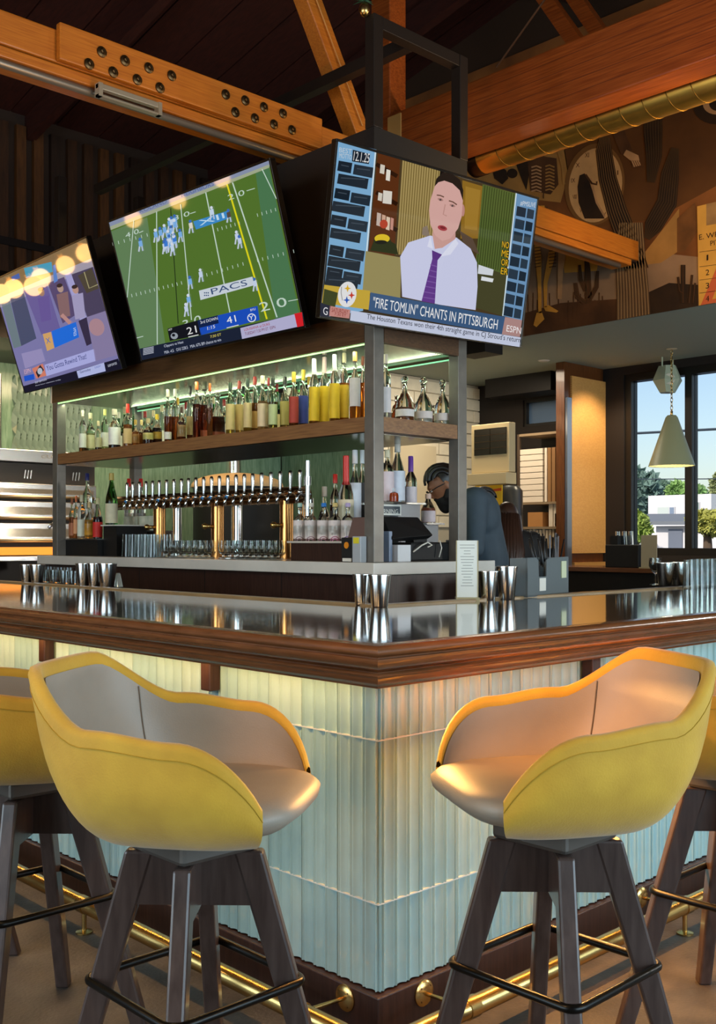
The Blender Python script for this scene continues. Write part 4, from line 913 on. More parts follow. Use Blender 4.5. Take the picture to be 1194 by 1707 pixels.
P.poly([(498, 870), (560, 855), (560, 1000), (800, 960), (800, 1510), (510, 1565)], pap, 12); P.poly([(555, 855), (800, 800), (800, 960), (558, 1000)], mm('torn_paper', '9c7a4c', var=.3, vscale=6), 11)
ink = mm('ink', '2a1a0c')
P.text('E. WRIGHT', (512, 1098), (770, 1052), (510, 1062), ink, 14); P.text('PITCHER', (588, 1138), (770, 1104), (587, 1104), ink, 14)
for i, y in enumerate((1180, 1280, 1370, 1458)): P.line((514, y), (800, y-38), 3, ink, 13); P.text(str(i+1), (562 if i == 0 else 556, y+58), (574 if i == 0 else 580, y+54), (562 if i == 0 else 556, y+20), ink, 14)
P.poly([(520, 1545), (640, 1260), (700, 1230), (600, 1500), (800, 1460), (800, 1500)], mm('red_stroke', 'c8623a'), 13)
P.clip(ZS); P.done('paper_scorecard', mu)
# ------------------------------------------------------------------ bottles
def gl(name, col, rough=.03): return mat('bottle_glass_'+name, col, rough, trans=1, ior=1.3, spec=.5)
GL = {'clear': gl('clear', 'eef4ee'), 'green': gl('green', '3f7a3c'), 'pale': gl('pale_green', 'd4ecd2'), 'amber': gl('amber', 'd8862e'), 'brown': gl('brown', '5a2c12')}
def liq(col): return mat('liquid_'+col, col, .08, trans=.55, ior=1.2, spec=.4)
def cap_m(col): return mat('cap_'+col, col, .35)
def lab_m(col): return mat('paper_label_'+col, col, .6, var=.06, vscale=30)
PROF = {   # body radius fractions along the height: (r/w, z/h)
 'tall': [(.42, 0), (.5, .012), (.5, .62), (.47, .67), (.30, .74), (.19, .78), (.17, .82), (.17, .955), (.2, .96), (.2, .975)],
 'round': [(.42, 0), (.5, .015), (.5, .52), (.46, .60), (.32, .68), (.19, .73), (.165, .78), (.165, .94), (.2, .95), (.2, .97)],
 'squat': [(.40, 0), (.5, .03), (.52, .35), (.48, .52), (.34, .62), (.17, .67), (.15, .72), (.15, .88), (.18, .89), (.18, .92)],
 'decanter': [(.40, 0), (.5, .02), (.5, .30), (.44, .42), (.28, .54), (.15, .62), (.12, .68), (.12, .78), (.16, .80), (.16, .81)],
 'slope': [(.42, 0), (.5, .012), (.5, .45), (.46, .54), (.30, .70), (.19, .80), (.16, .86), (.16, .955), (.19, .96), (.19, .975)]}
def bottle(name, label, base, h, w, kind='tall', glass='clear', fill='b0662a', fl=.55, cap='201a18', lab='d8cfb4', labz=(.12, .46), sq=None, stop=None, emblem=None, group=None, hcap=.10):
    t = thing(name, label, 'bottle', tuple(base), random.uniform(0, 6), group)
    pr = [(r*w, z*h) for r, z in PROF[kind]]; n = 18
    MB().lathe(pr, n=n, sq=sq, ph=.3).build('glass_body', GL[glass], t, local=True, smooth=50)
    if fill:
        ip = [(r*w*.93, max(.004, z*h)) for r, z in PROF[kind] if z <= fl]; rl = ip[-1][0]
        ip.append((rl, fl*h)); MB().lathe(ip, n=n, sq=sq, ph=.3).build('liquid', liq(fill), t, local=True, smooth=50)
    if lab:
        a, b_ = labz; q = .508*w; lb = MB(); N = 12; rows = []
        for z in (a*h, b_*h):
            row = []
            for k in range(N+1):
                an = -2.0+4.0*k/N-t.rotation_euler.z-2.35; cx, cy = math.cos(an), math.sin(an)
                if sq: s_ = (abs(math.cos(an-.3))**sq+abs(math.sin(an-.3))**sq)**(-1/sq); cx *= s_; cy *= s_
                row.append((cx*q, cy*q, z))
            rows.append(row)
        o = lb.grid(rows).build('label', lab_m(lab), t, local=True, smooth=True, fix=False)
        if emblem:
            an = -t.rotation_euler.z-2.35; nn_ = Vector((math.cos(an), math.sin(an), 0)); e1 = Vector((-nn_.y, nn_.x, 0)); cz = (a+b_)/2*h+.01
            for r0, r1, cc in ((.30, .36, emblem), (.14, .22, emblem)):
                P_ = [[nn_*(q+.0012)*1.0+(e1*math.cos(k*math.tau/20)+Vector((0, 0, 1))*math.sin(k*math.tau/20))*rr*w-nn_*(q-math.sqrt(max(0, q*q-(math.cos(k*math.tau/20)*rr*w)**2))) for k in range(20)] for rr in (r0, r1)]
                MB().grid(P_, closed=True).build('emblem', lab_m(cc), o, local=True, fix=False)
    topz = pr[-1][1]; rn_ = pr[-1][0]
    if stop == 'ball': MB().ball((0, 0, topz+w*.17), w*.2).tube([(0, 0, topz-.01), (0, 0, topz+.02)], rn_*.7, 10).build('stopper', GL['clear'], t, local=True, smooth=True)
    elif stop == 'ears': MB().ball((w*.17, 0, topz+w*.16), w*.17).ball((-w*.17, 0, topz+w*.16), w*.17).ball((0, 0, topz+w*.08), w*.12).build('stopper', GL['clear'], t, local=True, smooth=True)
    elif cap: MB().lathe([(rn_*1.02, topz-hcap*h), (rn_*1.12, topz-hcap*h+.001), (rn_*1.08, topz+.012), (rn_*.9, topz+.015)], n=14).build('cap', cap_m(cap), t, local=True, smooth=40)
    return t
AM, DKB, RDB, GLD, CLR = 'a8581c', '3a1508', '5e1c10', 'c8903a', None
# upper shelf, front row: u, v top, width px, style
front = [
 (104, 691, 14, dict(kind='round', fill='c9b890', fl=.4, cap='caa24a', lab='cfc8a8')), (116, 716, 9, dict(fill=AM, cap='8a5a2a', lab='a8823c')),
 (126, 693, 12, dict(fill='5a3a18', fl=.35, cap='17130f', lab='b8ae80')), (138, 686, 12, dict(fill='6a4420', fl=.3, cap='d8d0b8', lab='dcdccc')),
 (151, 690, 15, dict(kind='round', glass='pale', fill='b8b080', fl=.5, cap='b8b090', lab='c8c49a')), (164, 704, 11, dict(fill='4a2a12', fl=.3, cap='c8b890', lab='b8b488')),
 (175, 684, 13, dict(glass='pale', fill='d0d088', fl=.45, cap='b8b86a', lab='e8e8dc')), (191, 684, 20, dict(kind='round', fill='3a2010', fl=.25, cap='d8ccb0', lab='e4e2d8', labz=(.1, .55))),
 (213, 675, 14, dict(fill=AM, cap='c8281c', lab='c8a878', hcap=.16)), (226, 700, 12, dict(kind='squat', fill=AM, cap='c8a04a', lab='9c6a2a')), (236, 700, 12, dict(kind='squat', fill='8a4a18', cap='d8c080', lab=None)),
 (247, 698, 17, dict(kind='squat', fill='4a1c0a', cap='b8a878', lab='d8c87a', labz=(.2, .45))), (262, 690, 16, dict(kind='squat', fill='3a1408', cap='d8b83a', lab='c8a03a', labz=(.2, .42))),
 (280, 651, 12, dict(fill='7a3414', fl=.5, cap='b8a890', lab='d8d4c8', labz=(.06, .2))), (292, 650, 13, dict(fill='8a4018', fl=.5, cap='d8d0c0', lab=None)), (303, 678, 14, dict(kind='squat', fill='6a2a10', cap='4a3a2a', lab='9c7a4a')),
 (317, 645, 12, dict(fill='5a2a10', fl=.3, cap='201c18', lab='a89060')), (328, 638, 13, dict(fill=RDB, fl=.62, cap='d85a2a', lab=None)), (341, 637, 19, dict(kind='round', fill='6a2412', fl=.6, cap='4a4a3a', lab='a85a3a', labz=(.04, .16))),
 (350, 641, 9, dict(fill='8a4a1a', cap='d8642a', lab=None)), (363, 646, 25, dict(kind='decanter', fill='3a140a', fl=.42, cap=None, lab='7a3c1a', labz=(.05, .12), stop='ears')),
 (384, 640, 15, dict(fill='b8823a', cap='2a3a2a', lab='d0b878', labz=(.1, .6), glass='pale')), (399, 637, 14, dict(fill='c08a40', cap='8a2a22', lab='cfb070', labz=(.1, .58))), (413, 633, 14, dict(fill='b07a34', cap='26342a', lab='d2b880', labz=(.1, .56), glass='pale')),
 (425, 630, 15, dict(kind='slope', fill='9a5a20', cap='8e2622', lab='caa060', labz=(.1, .4))), (438, 628, 17, dict(kind='round', fill='b88a50', cap='d8c8a0', lab='dcc29a', labz=(.08, .5))), (448, 632, 10, dict(fill=AM, cap='8e2a24', lab=None)),
 (455, 632, 15, dict(fill='8a6a3a', cap='20261e', lab='b8c08a', labz=(.1, .5), glass='pale')), (475, 630, 16, dict(kind='round', fill='8a6420', cap='181614', lab='a89850', labz=(.1, .55))), (490, 622, 16, dict(kind='round', fill='7a3a1a', cap='caa23a', lab='a83a2a', labz=(.08, .56), hcap=.14)),
 (506, 618, 16, dict(kind='round', fill='5a4a5a', cap='d2b440', lab='3a4a9a', labz=(.08, .56), hcap=.14)), (524, 600, 17, dict(fill='a8642a', fl=.5, cap='dcd6cc', lab='e0b81e', labz=(.06, .58), hcap=.2)), (541, 597, 17, dict(fill='a8642a', fl=.5, cap='d8b8b4', lab='e2bc22', labz=(.06, .58), hcap=.2)),
 (558, 593, 17, dict(fill='a8642a', fl=.5, cap='cfd4c4', lab='e0b81e', labz=(.06, .58), hcap=.2)), (574, 590, 16, dict(fill='d0742a', fl=.58, cap='d8c8a0', lab='d8b02a', labz=(.08, .55))), (592, 588, 18, dict(kind='round', fill='c8742a', fl=.3, cap='c89a5a', lab='dcd4cc', labz=(.2, .62))), (605, 596, 12, dict(fill='d8741a', fl=.6, cap='7a3a1a', lab=None))]
XF = XB+.11
def place_row(rows, X, zs, grp, where, nm='liquor_bottle'):
    for i, (u, vt, wp, kw) in enumerate(rows):
        Xi = X+(-.033 if i % 2 else .036); p = PX(u, vt, 'x', Xi); dep = (p-CAM).dot(fwd); w_ = wp/F_PX*dep; kw = dict(kw)
        if p.y > YB2-.12: continue
        capn = {'c8281c': 'red', 'd85a2a': 'orange', 'd8642a': 'orange', '8a2a22': 'dark red', '8e2622': 'dark red', '8e2a24': 'dark red', 'caa23a': 'gold', 'd2b440': 'gold', 'caa24a': 'gold', '17130f': 'black', '181614': 'black'}.get(kw.get('cap'), '')
        labn = {'e0b81e': 'yellow label', 'e2bc22': 'yellow label', 'd8b02a': 'yellow label', 'a83a2a': 'red label', '3a4a9a': 'blue label'}.get(kw.get('lab'), 'paper label' if kw.get('lab') else 'no label')
        bottle(nm, '%s bottle with %s and %s, %s from left %s' % ('slim' if kw.get('kind', 'tall') == 'tall' else 'stout' if kw['kind'] in ('round', 'slope') else 'squat' if kw['kind'] == 'squat' else 'cut glass', (capn+' cap').strip() if kw.get('cap') else 'glass stopper', labn, ORD[i], where), (Xi, p.y, zs), p.z-zs, max(.03, w_), group=grp, **kw)
place_row(front, XF, ZSH, 'bottles on the front of the upper shelf', 'on upper shelf')
rnd = random.Random(3); backr = []
us = [110, 122, 134, 146, 158, 169, 181, 198, 208, 222, 242, 256, 270, 296, 310, 334, 356, 374, 392, 406, 420, 432, 462, 482, 498, 515, 533, 550, 566, 583]
for i, u in enumerate(us):
    vb = 752-(u-100)*.125; hh = rnd.uniform(40, 54)*(1+(u-100)/1100)
    backr.append((u, vb-hh, rnd.uniform(9, 13)*(1+(u-100)/1600), dict(kind=rnd.choice(('tall', 'round', 'slope', 'tall')), glass=rnd.choice(('clear', 'pale', 'green', 'clear')), fill=rnd.choice(('a8581c', '7a3414', 'c8a04a', 'b8b080', 'd0b060', '6a2412')), fl=rnd.uniform(.3, .6), cap=rnd.choice(('d8d0b8', '20261e', 'caa23a', '8e2622', 'c8b890', '3a5a44')), lab=rnd.choice(('dcd4c0', 'c8b078', 'd8d8c8', '9c8a4a', 'b8c0a0')))))
place_row(backr, XB+.42, ZSH, 'bottles in the rear row of the upper shelf', 'in rear upper row')
# end bay of the upper shelf
ends = [(643, 593, 18, 2.07, dict(kind='tall', fill='c8b8b0', fl=.5, cap='d8c8b0', lab='d8d0cc', labz=(.1, .5)), 'clear bottle with white label beside the corner post on upper shelf'),
        (661, 655, 16, 2.30, dict(kind='squat', fill='a8400c', fl=.75, cap=None, lab=None, sq=5), 'square amber bottle behind the first glass decanter'),
        (675, 612, 31, 2.12, dict(kind='decanter', fill='8a4a20', fl=.3, cap=None, lab='d8d0c8', labz=(.12, .26), stop='ears'), 'decanter with two-ball glass stopper nearest the corner post'),
        (692, 668, 14, 2.22, dict(kind='squat', fill='9a2c10', fl=.8, cap=None, lab=None, sq=5), 'small red-amber bottle between the two clear decanters'),
        (706, 615, 31, 2.12, dict(kind='decanter', fill='d8cfc4', fl=.2, cap=None, lab='d4c8c0', labz=(.12, .26), stop='ball'), 'middle clear decanter with round glass stopper on end shelf'),
        (722, 672, 13, 2.20, dict(kind='squat', fill='8a2410', fl=.5, cap=None, lab=None, sq=5), 'small red bottle behind the decanter nearest right post'),
        (738, 618, 29, 2.12, dict(kind='decanter', fill='d8cfc4', fl=.2, cap=None, lab='d4c8c0', labz=(.12, .26), stop='ball'), 'right clear decanter with round stopper beside the right steel post')]
for u, vt, wp, Y, kw, lb in ends:
    p = PX(u, vt, 'y', Y); dep = (p-CAM).dot(fwd); bottle('decanter' if kw['kind'] == 'decanter' else 'liquor_bottle', lb, (p.x, Y, ZSH), p.z-ZSH-(.03 if kw.get('stop') else 0), wp/F_PX*dep, group='bottles on the end of the upper shelf', **kw)

# ------------------------------------------------------------------ tap tower
XT = 2.28
tp = thing('tap_tower', 'long copper beer tap rail with chrome handles on the back counter', 'beer taps', (XT, 3.5, ZC))
yA, yB = PX(500, 835, 'x', XT).y, PX(200, 845, 'x', XT).y
zr = (PX(480, 828, 'x', XT).z+PX(215, 836, 'x', XT).z)/2
MB().tube([(XT, yA-.05, zr), (XT, yB+.05, zr)], .05, 20).build('tap_rail', mat('bronze_rail', '8a6a48', .22, metal=1), tp, smooth=40)
for u in (266, 363, 478):
    y = PX(u, 850, 'x', XT).y
    q = MB().tube([(XT, y, ZC), (XT, y, zr-.03)], .042, 18).lathe([(.055, 0), (.055, .012)], (XT, y, ZC), 18).build('copper_column', m_copper, tp, smooth=40)
    MB().tube([(XT-.04, y, ZC+.20), (XT-.09, y, ZC+.20)], .012, 10).ball((XT-.10, y, ZC+.20), .02).build('valve', m_brass, q, smooth=True)
    for k in (1, 2):
        MB().tube([(XT+.10, y-.06-k*.0, ZC), (XT+.10, y-.06, zr-.02)], .03, 14).build('chrome_line', m_chrome, tp, smooth=40) if k == 1 else MB().tube([(XT+.06, y-.13, ZC), (XT+.06, y-.13, zr-.02)], .03, 14).build('chrome_line', m_chrome, tp, smooth=40)
taps = [208.7, 218.3, 229.4, 240.5, 251.5, 262.5, 274.7, 287, 299.5, 311.3, 323.5, 336.5, 349.6, 362.7, 376.7, 390.5, 404.2, 418.2, 433, 448.6, 464, 481, 497]
hb = None
for i, u in enumerate(taps):
    y = PX(u, 840, 'x', XT-.07).y
    if hb is None:
        f = MB().tube([(.02, 0, 0), (-.06, 0, 0), (-.075, 0, -.012), (-.08, 0, -.055)], .011, 10).ball((-.055, 0, .012), .016, n=10).build('faucet', m_chrome, tp, smooth=True, local=True)
        h_ = MB().lathe([(.007, .02), (.009, .035), (.012, .10), (.013, .125), (.009, .138), (.004, .14)], (-.055, 0, 0), 12).build('tap_handle', m_ss, f, smooth=True, local=True)
        bt = MB().lathe([(.014, 0), (.014, .005)], (-.066, 0, .0), 12, ax=(-1, 0, 0)).build('tap_badge', mat('blue_badge', '2f86c8', .4), f, smooth=True, local=True)
        hb = (f, h_, bt)
    else:
        f = hb[0].copy(); COL.objects.link(f); h_ = hb[1].copy(); COL.objects.link(h_); h_.parent = f
        if i in (5, 8, 11, 12, 14): bt = hb[2].copy(); COL.objects.link(bt); bt.parent = f
    f.location = Vector((XT, y, zr+.0))-Vector(ORG[tp.name])
u = 513; y = PX(u, 840, 'x', 2.2).y; zt2 = PX(u, 768, 'x', 2.2).z
MB().tube([(2.2, y, ZC+.25), (2.2, y, zt2)], .014, 12).lathe([(.02, 0), (.02, .05)], (2.2, y, zt2-.14), 12).build('tall_faucet', m_chrome, tp, smooth=40)
MB().tube([(2.2, y, ZC+.25), (XT, yA-.04, zr)], .014, 10).build('tall_faucet_arm', m_chrome, tp, smooth=40)

# ------------------------------------------------------------------ glassware helper
m_gw = mat('drinking_glass', 'f6faf8', .02, trans=1, ior=1.35)
def tumbler_mesh(rb, rt, h, inv=False):
    th = .003; pr = [(rb, 0), (rt, h), (rt-th, h), (rb-th, .008), (.002, .008)]
    m = MB().lathe(pr, n=16); 
    return m
def glass_tulip(h):
    return MB().lathe([(.028, 0), (.028, .004), (.006, .010), (.006, .022), (.026, .035), (.033, .06), (.030, h*.75), (.027, h), (.025, h), (.028, h*.75), (.030, .06), (.022, .04), (.002, .032)], n=16)
gm = glass_tulip(.11).mesh('tulip_glass', m_gw, smooth=45); n_ = 0; count = {0: 0, 1: 0}
for sec, (ua, ub) in enumerate(((280, 352), (376, 468))):
    ya, yb = PX(ub, 900, 'x', XT-.1).y, PX(ua, 900, 'x', XT-.1).y; cols = 7 if sec == 0 else 9
    for k in range(cols):
        for rw in range(2):
            o = bpy.data.objects.new('beer_glass', gm); COL.objects.link(o); o.location = (XT-.16+rw*.075, ya+(yb-ya)*(k+.3+.4*rw)/(cols+.3), ZC)
            tag(o, 'clear tulip beer glass %s the middle copper column, %s from right in %s row' % (('left of', 'right of')[sec], ORD[k], ('front', 'rear')[rw]), 'glass', 'tulip glasses under the taps, %s section, %s' % (('left', 'right')[sec], ('front', 'rear')[rw]))
# tall inverted glasses left of the first copper column
gt = MB().lathe([(.042, 0), (.034, .15), (.03, .15), (.038, 0)], n=16).mesh('pint_glass', m_gw, smooth=45)
for k in range(5):
    for rw in range(2):
        o = bpy.data.objects.new('pint_glass', gt); COL.objects.link(o); o.location = (XB+.12+rw*.1, PX(213+k*10.5, 900, 'x', XB+.12).y, ZC)
        tag(o, 'upturned pint glass left of first copper column, %s from left in %s row' % (ORD[k], ('front', 'rear')[rw]), 'glass', 'upturned pint glasses, %s row' % ('front', 'rear')[rw])

# ------------------------------------------------------------------ left end of the back counter
def bxo(name, label, cat, x0, x1, y0, y1, z0, z1, m, **k): return MB().box(x0, x1, y0, y1, z0, z1).build(name, m, label=label, cat=cat, bevel=.003, **k)
ya, yb = PX(169, 920, 'x', 2.05).y, PX(109, 920, 'x', 2.05).y; zl = PX(140, 898, 'x', 2.05).z
r_ = thing('bottle_riser', 'low black riser with steel top under bottles at left counter end', 'riser', (2.1, (ya+yb)/2, ZC))
MB().box(2.02, 2.28, ya, yb, ZC, zl-.008).build('riser_body', m_black, r_); MB().box(2.0, 2.3, ya-.01, yb+.01, zl-.008, zl).build('riser_top', m_ss, r_)
low = [(120, 832, 10, dict(kind='round', fill='c87a4a', cap='a86a4a', lab='d89a7a', labz=(.08, .4))), (127, 828, 9, dict(fill='c8743a', fl=.5, cap='c86a3a', lab='e0a070')), (136, 827, 14, dict(fill='d8c0a0', fl=.4, cap='c8c0a0', lab='d8dcc8', labz=(.06, .45))), (149, 835, 16, dict(kind='squat', fill='d8983a', fl=.5, cap='c8b080', lab='d89a2a', labz=(.1, .4))), (163, 832, 16, dict(kind='slope', fill='3a1010', fl=.55, cap='c8c090', lab='c82a24', labz=(.04, .42)))]
for i, (u, vt, wp, kw) in enumerate(low):
    p = PX(u, vt, 'x', 2.1); bottle('liquor_bottle', '%s bottle on the low black riser, %s from left' % (('pink labelled', 'orange', 'clear pale-labelled', 'round orange-labelled', 'dark red-labelled')[i], ORD[i]), (2.1, p.y, zl), p.z-zl, wp/F_PX*(p-CAM).dot(fwd), group='bottles on the low left riser', **kw)
p = PX(148, 790, 'x', 2.22); bottle('liquor_bottle', 'tall clear bottle with round navy stopper behind the riser bottles', (2.2, min(p.y, yb-.05), zl), p.z-zl, .07, kind='tall', fill='d8d8d4', cap='1c2460', lab='e0e0dc', hcap=.08)
# wine riser
ya, yb = PX(203, 900, 'x', 2.1).y, PX(181, 900, 'x', 2.1).y; z2 = PX(190, 875, 'x', 2.1).z
r2_ = thing('bottle_riser', 'tall black riser with white edge under the green wine bottle', 'riser', (2.15, (ya+yb)/2, ZC))
MB().box(2.06, 2.3, ya, yb, ZC, z2-.008).build('riser_body', m_black, r2_); MB().box(2.04, 2.32, ya-.005, yb+.005, z2-.008, z2).build('riser_top', mat('white_edge', 'd8d4c8', .4), r2_)
p = PX(186, 790, 'x', 2.14); bottle('wine_bottle', 'green wine bottle with cream label on the tall riser', (2.14, p.y, z2), p.z-z2, .085, kind='slope', glass='green', fill=None, cap='b8a04a', lab='d0c8a8', labz=(.04, .42))
p = PX(199, 815, 'x', 2.3); bottle('liquor_bottle', 'small dark bottle right of the green wine bottle', (2.27, p.y+.02, z2), .2, .05, kind='tall', fill='1c1410', cap='14110f', lab='c8c8c0')
rb = MB().box(2.30, 2.5, PX(262, 870, 'x', 2.3).y, PX(204, 870, 'x', 2.3).y, ZC+.17, ZC+.178).build('glass_shelf', m_ss, label='narrow steel ledge holding two white cartons', cat='shelf')
MB().box(2.33, 2.34, PX(262, 870, 'x', 2.3).y, PX(204, 870, 'x', 2.3).y, ZC, ZC+.17).box(2.46, 2.47, PX(262, 870, 'x', 2.3).y, PX(204, 870, 'x', 2.3).y, ZC, ZC+.17).build('shelf_leg', m_ss, rb)
for i, (a, b_) in enumerate(((206, 228), (232, 256))): bxo('carton', 'white printed carton on steel ledge, %s of the pair' % ('left', 'right')[i], 'carton', 2.34, 2.44, PX(b_, 860, 'x', 2.34).y, PX(a, 860, 'x', 2.34).y, ZC+.178, ZC+.178+.105, mat('white_carton', 'd6d6c2', .6, var=.25, vscale=14, col2='9fb09a'))
for i, u in enumerate((215, 235)):
    p = PX(u, 800, 'x', 2.4); bottle('liquor_bottle', 'clear bottle with bright red cap behind the cartons, %s one' % ('left', 'right')[i], (2.52, PX(u, 800, 'x', 2.52).y, ZC), PX(u, 798, 'x', 2.52).z-ZC, .07, kind='tall', fill='d8d0d0', cap='d02820', lab='e4dede', hcap=.08)
p = PX(96, 905, 'x', XB+.03)
sp = thing('water_spout', 'small chrome and blue dispenser at the left counter end', 'dispenser', (2.03, PX(98, 915, 'x', 2.03).y, ZC))
MB().lathe([(.035, 0), (.035, .03), (.03, .035)], sp.location, 16).build('base', mat('blue_cap', '2a6ab8', .4), sp, smooth=40); MB().tube([sp.location+Vector((0, 0, .03)), sp.location+Vector((0, 0, .2)), sp.location+Vector((-.04, 0, .24)), sp.location+Vector((-.08, 0, .2))], .012, 10).build('spout', m_chrome, sp, smooth=True)

# ------------------------------------------------------------------ emblem bottles and dark crate by the corner
ya, yb = PX(576, 915, 'x', 2.02).y, PX(487, 915, 'x', 2.02).y; z3 = PX(530, 902, 'x', 2.02).z
cr_ = thing('bottle_crate', 'dark wood crate with pale top edge under the emblem bottles', 'crate', (2.12, (ya+yb)/2, ZC))
MB().box(2.01, 2.25, ya, yb, ZC, z3-.01).build('crate_body', m_walnutd, cr_, bevel=.003); MB().box(2.0, 2.26, ya-.02, yb+.02, z3-.01, z3).build('crate_top', mat('pale_edge', 'c8beb0', .4), cr_)
for i, (u, cc, em) in enumerate(((500, 'a8c8b8', '8a6a6c'), (519, 'd8d0c0', '9a7074'), (540, '2a7ac8', 'a06a74'), (559, 'd8c07a', 'b05a80'), (580, 'b8a8d0', '7a5a9c'))):
    p = PX(u, 838, 'x', 2.07)
    bottle('emblem_bottle', 'white-labelled bottle with %s stopper and ring emblem on dark crate' % ('green glass', 'clear round', 'blue', 'gold', 'lilac')[i], (2.07, p.y, z3), p.z-z3, .073, kind='squat', fill='c8a8a0', fl=.2, cap=cc, lab='ddd0ca', labz=(.06, .54), emblem=em, group='emblem bottles on the crate', hcap=.03)
for i, (u, vt, w_, X, kw, lb) in enumerate([(577, 752, .085, 2.2, dict(kind='squat', fill='8a3a14', fl=.3, cap='d0281c', lab='d8c8a8', hcap=.3), 'bottle with dripping red wax top above the crate'), (559, 792, .06, 2.25, dict(kind='tall', fill='3a1a10', cap='c02a20', lab='2a2018'), 'dark bottle with red cap left of the red wax bottle'),
    (592, 750, .07, 2.3, dict(kind='tall', fill='d8d4d0', cap='e0dcd8', lab='d8d8dc', labz=(.1, .7)), 'white bottle just left of the corner post'), (604, 750, .06, 2.46, dict(kind='tall', fill='2a2624', cap='d8d8d4', lab='3a3634', labz=(.05, .7)), 'black and white bottle tight against the corner post'), (541, 805, .08, 2.46, dict(kind='squat', fill='b8a890', fl=.4, cap='d0c8b8', lab='cfc6b6'), 'squat clear jar bottle behind the blue stopper bottle')]):
    p = PX(u, vt, 'x', X); bottle('liquor_bottle', lb, (X, p.y, ZC if X > 2.27 else z3), p.z-(ZC if X > 2.27 else z3), w_, **kw)
# card reader cluster
def on_counter(u, X): return PX(u, 930, 'x', X).y
y = on_counter(598, 1.99); dv = thing('card_tablet', 'brown upright payment tablet beside the corner post', 'tablet', (2.02, on_counter(592, 2.0)+.0, ZC))
ya, yb = on_counter(611, 2.0), on_counter(581, 2.0); za, zb2 = PX(596, 900, 'x', 2.0).z, PX(596, 862, 'x', 2.0).z
MB().hexa([(1.99, ya, za), (2.02, ya, za), (2.02, yb, za), (1.99, yb, za), (2.03, ya, zb2), (2.06, ya, zb2), (2.06, yb, zb2), (2.03, yb, zb2)]).build('tablet_case', mat('brown_leather_case', '6d5650', .5), dv, bevel=.004)
MB().box(2.0, 2.05, ya+.03, yb-.03, ZC, za).build('tablet_stand', m_black, dv)
ya, yb = on_counter(595, 1.96), on_counter(576, 1.96)
hw = thing('hand_wash_box', 'small black dispenser box with round orange disc', 'dispenser', (1.97, (ya+yb)/2, ZC))
MB().box(1.93, 1.985, ya, yb, ZC, PX(585, 896, 'x', 1.95).z).build('box_body', m_black, hw, bevel=.004); MB().lathe([(.017, 0), (.017, .004)], (1.93, (ya+yb)/2, PX(585, 909, 'x', 1.95).z), 18, ax=(-1, 0, 0)).build('orange_disc', mat('orange_disc', 'e08a1e', .4), hw); MB().box(1.925, 1.93, ya+.005, yb-.015, ZC+.003, ZC+.02).build('white_label', m_white, hw)
yb = on_counter(597, 1.945); ya = on_counter(611, 1.945)
gb = thing('terminal_box', 'slim grey box with yellow sticker against corner post', 'box', (1.93, (ya+yb)/2, ZC))
MB().box(1.905, 1.947, ya, yb, ZC, PX(604, 894, 'x', 1.93).z).build('box_body', mat('light_grey_plastic', 'a9adb0', .4), gb, bevel=.003); MB().box(1.902, 1.905, ya+.012, yb-.01, PX(604, 906, 'x', 1.93).z, PX(604, 896, 'x', 1.93).z).build('yellow_sticker', mat('yellow_sticker', 'd8c82a', .5), gb)

# ------------------------------------------------------------------ end bay of the counter
YE_ = 2.12; ex = lambda u: PX(u, 900, 'y', YE_).x; ez = lambda v, u=690: PX(u, v, 'y', YE_).z
rs = thing('bottle_step', 'stepped steel bottle stand behind the till', 'stand', (ex(665), YE_+.25, ZC))
zt3 = PX(660, 838, 'y', YE_+.25).z; x0, x1 = PX(637, 840, 'y', YE_+.25).x, PX(692, 840, 'y', YE_+.25).x
MB().box(x0, x1, YE_+.16, YE_+.42, zt3-.01, zt3).build('top_tray', m_ss, rs); MB().box(x0+.01, x1-.01, YE_+.2, YE_+.4, ZC, zt3-.01).build('stand_body', mat('grey_stand', '77797c', .4, metal=.5), rs)
x2 = PX(722, 870, 'y', YE_+.25).x; zl3 = PX(705, 872, 'y', YE_+.25).z
MB().box(x1+.002, x2, YE_+.16, YE_+.42, zl3-.01, zl3).build('lower_tray', m_ss, rs); MB().box(x1+.002, x2-.01, YE_+.2, YE_+.4, ZC, zl3-.01).build('lower_body', mat('grey_stand', '77797c', .4), rs)
sg = thing('warning_sign', 'grey warning sign with white border on bottle stand', 'sign', (ex(652), YE_+.15, ez(862)))
sx0, sx1 = PX(634, 850, 'y', YE_+.15).x, PX(669, 850, 'y', YE_+.15).x; sz0, sz1 = PX(655, 859, 'y', YE_+.15).z, PX(655, 841, 'y', YE_+.15).z
MB().box(sx0, sx1, YE_+.15, YE_+.158, sz0, sz1).build('sign_board', m_white, sg); MB().box(sx0+.01, sx1-.01, YE_+.149, YE_+.15, sz0+.01, sz1-.01).build('sign_field', mat('sign_grey', '4c5054', .5), sg)
P = Print((0, YE_+.1485, 0), (0, -1, 0)); P.text('WARNING', (625, 855.5), (664, 856.5), (625, 848), m_white, 0); P.done('lettering', sg)
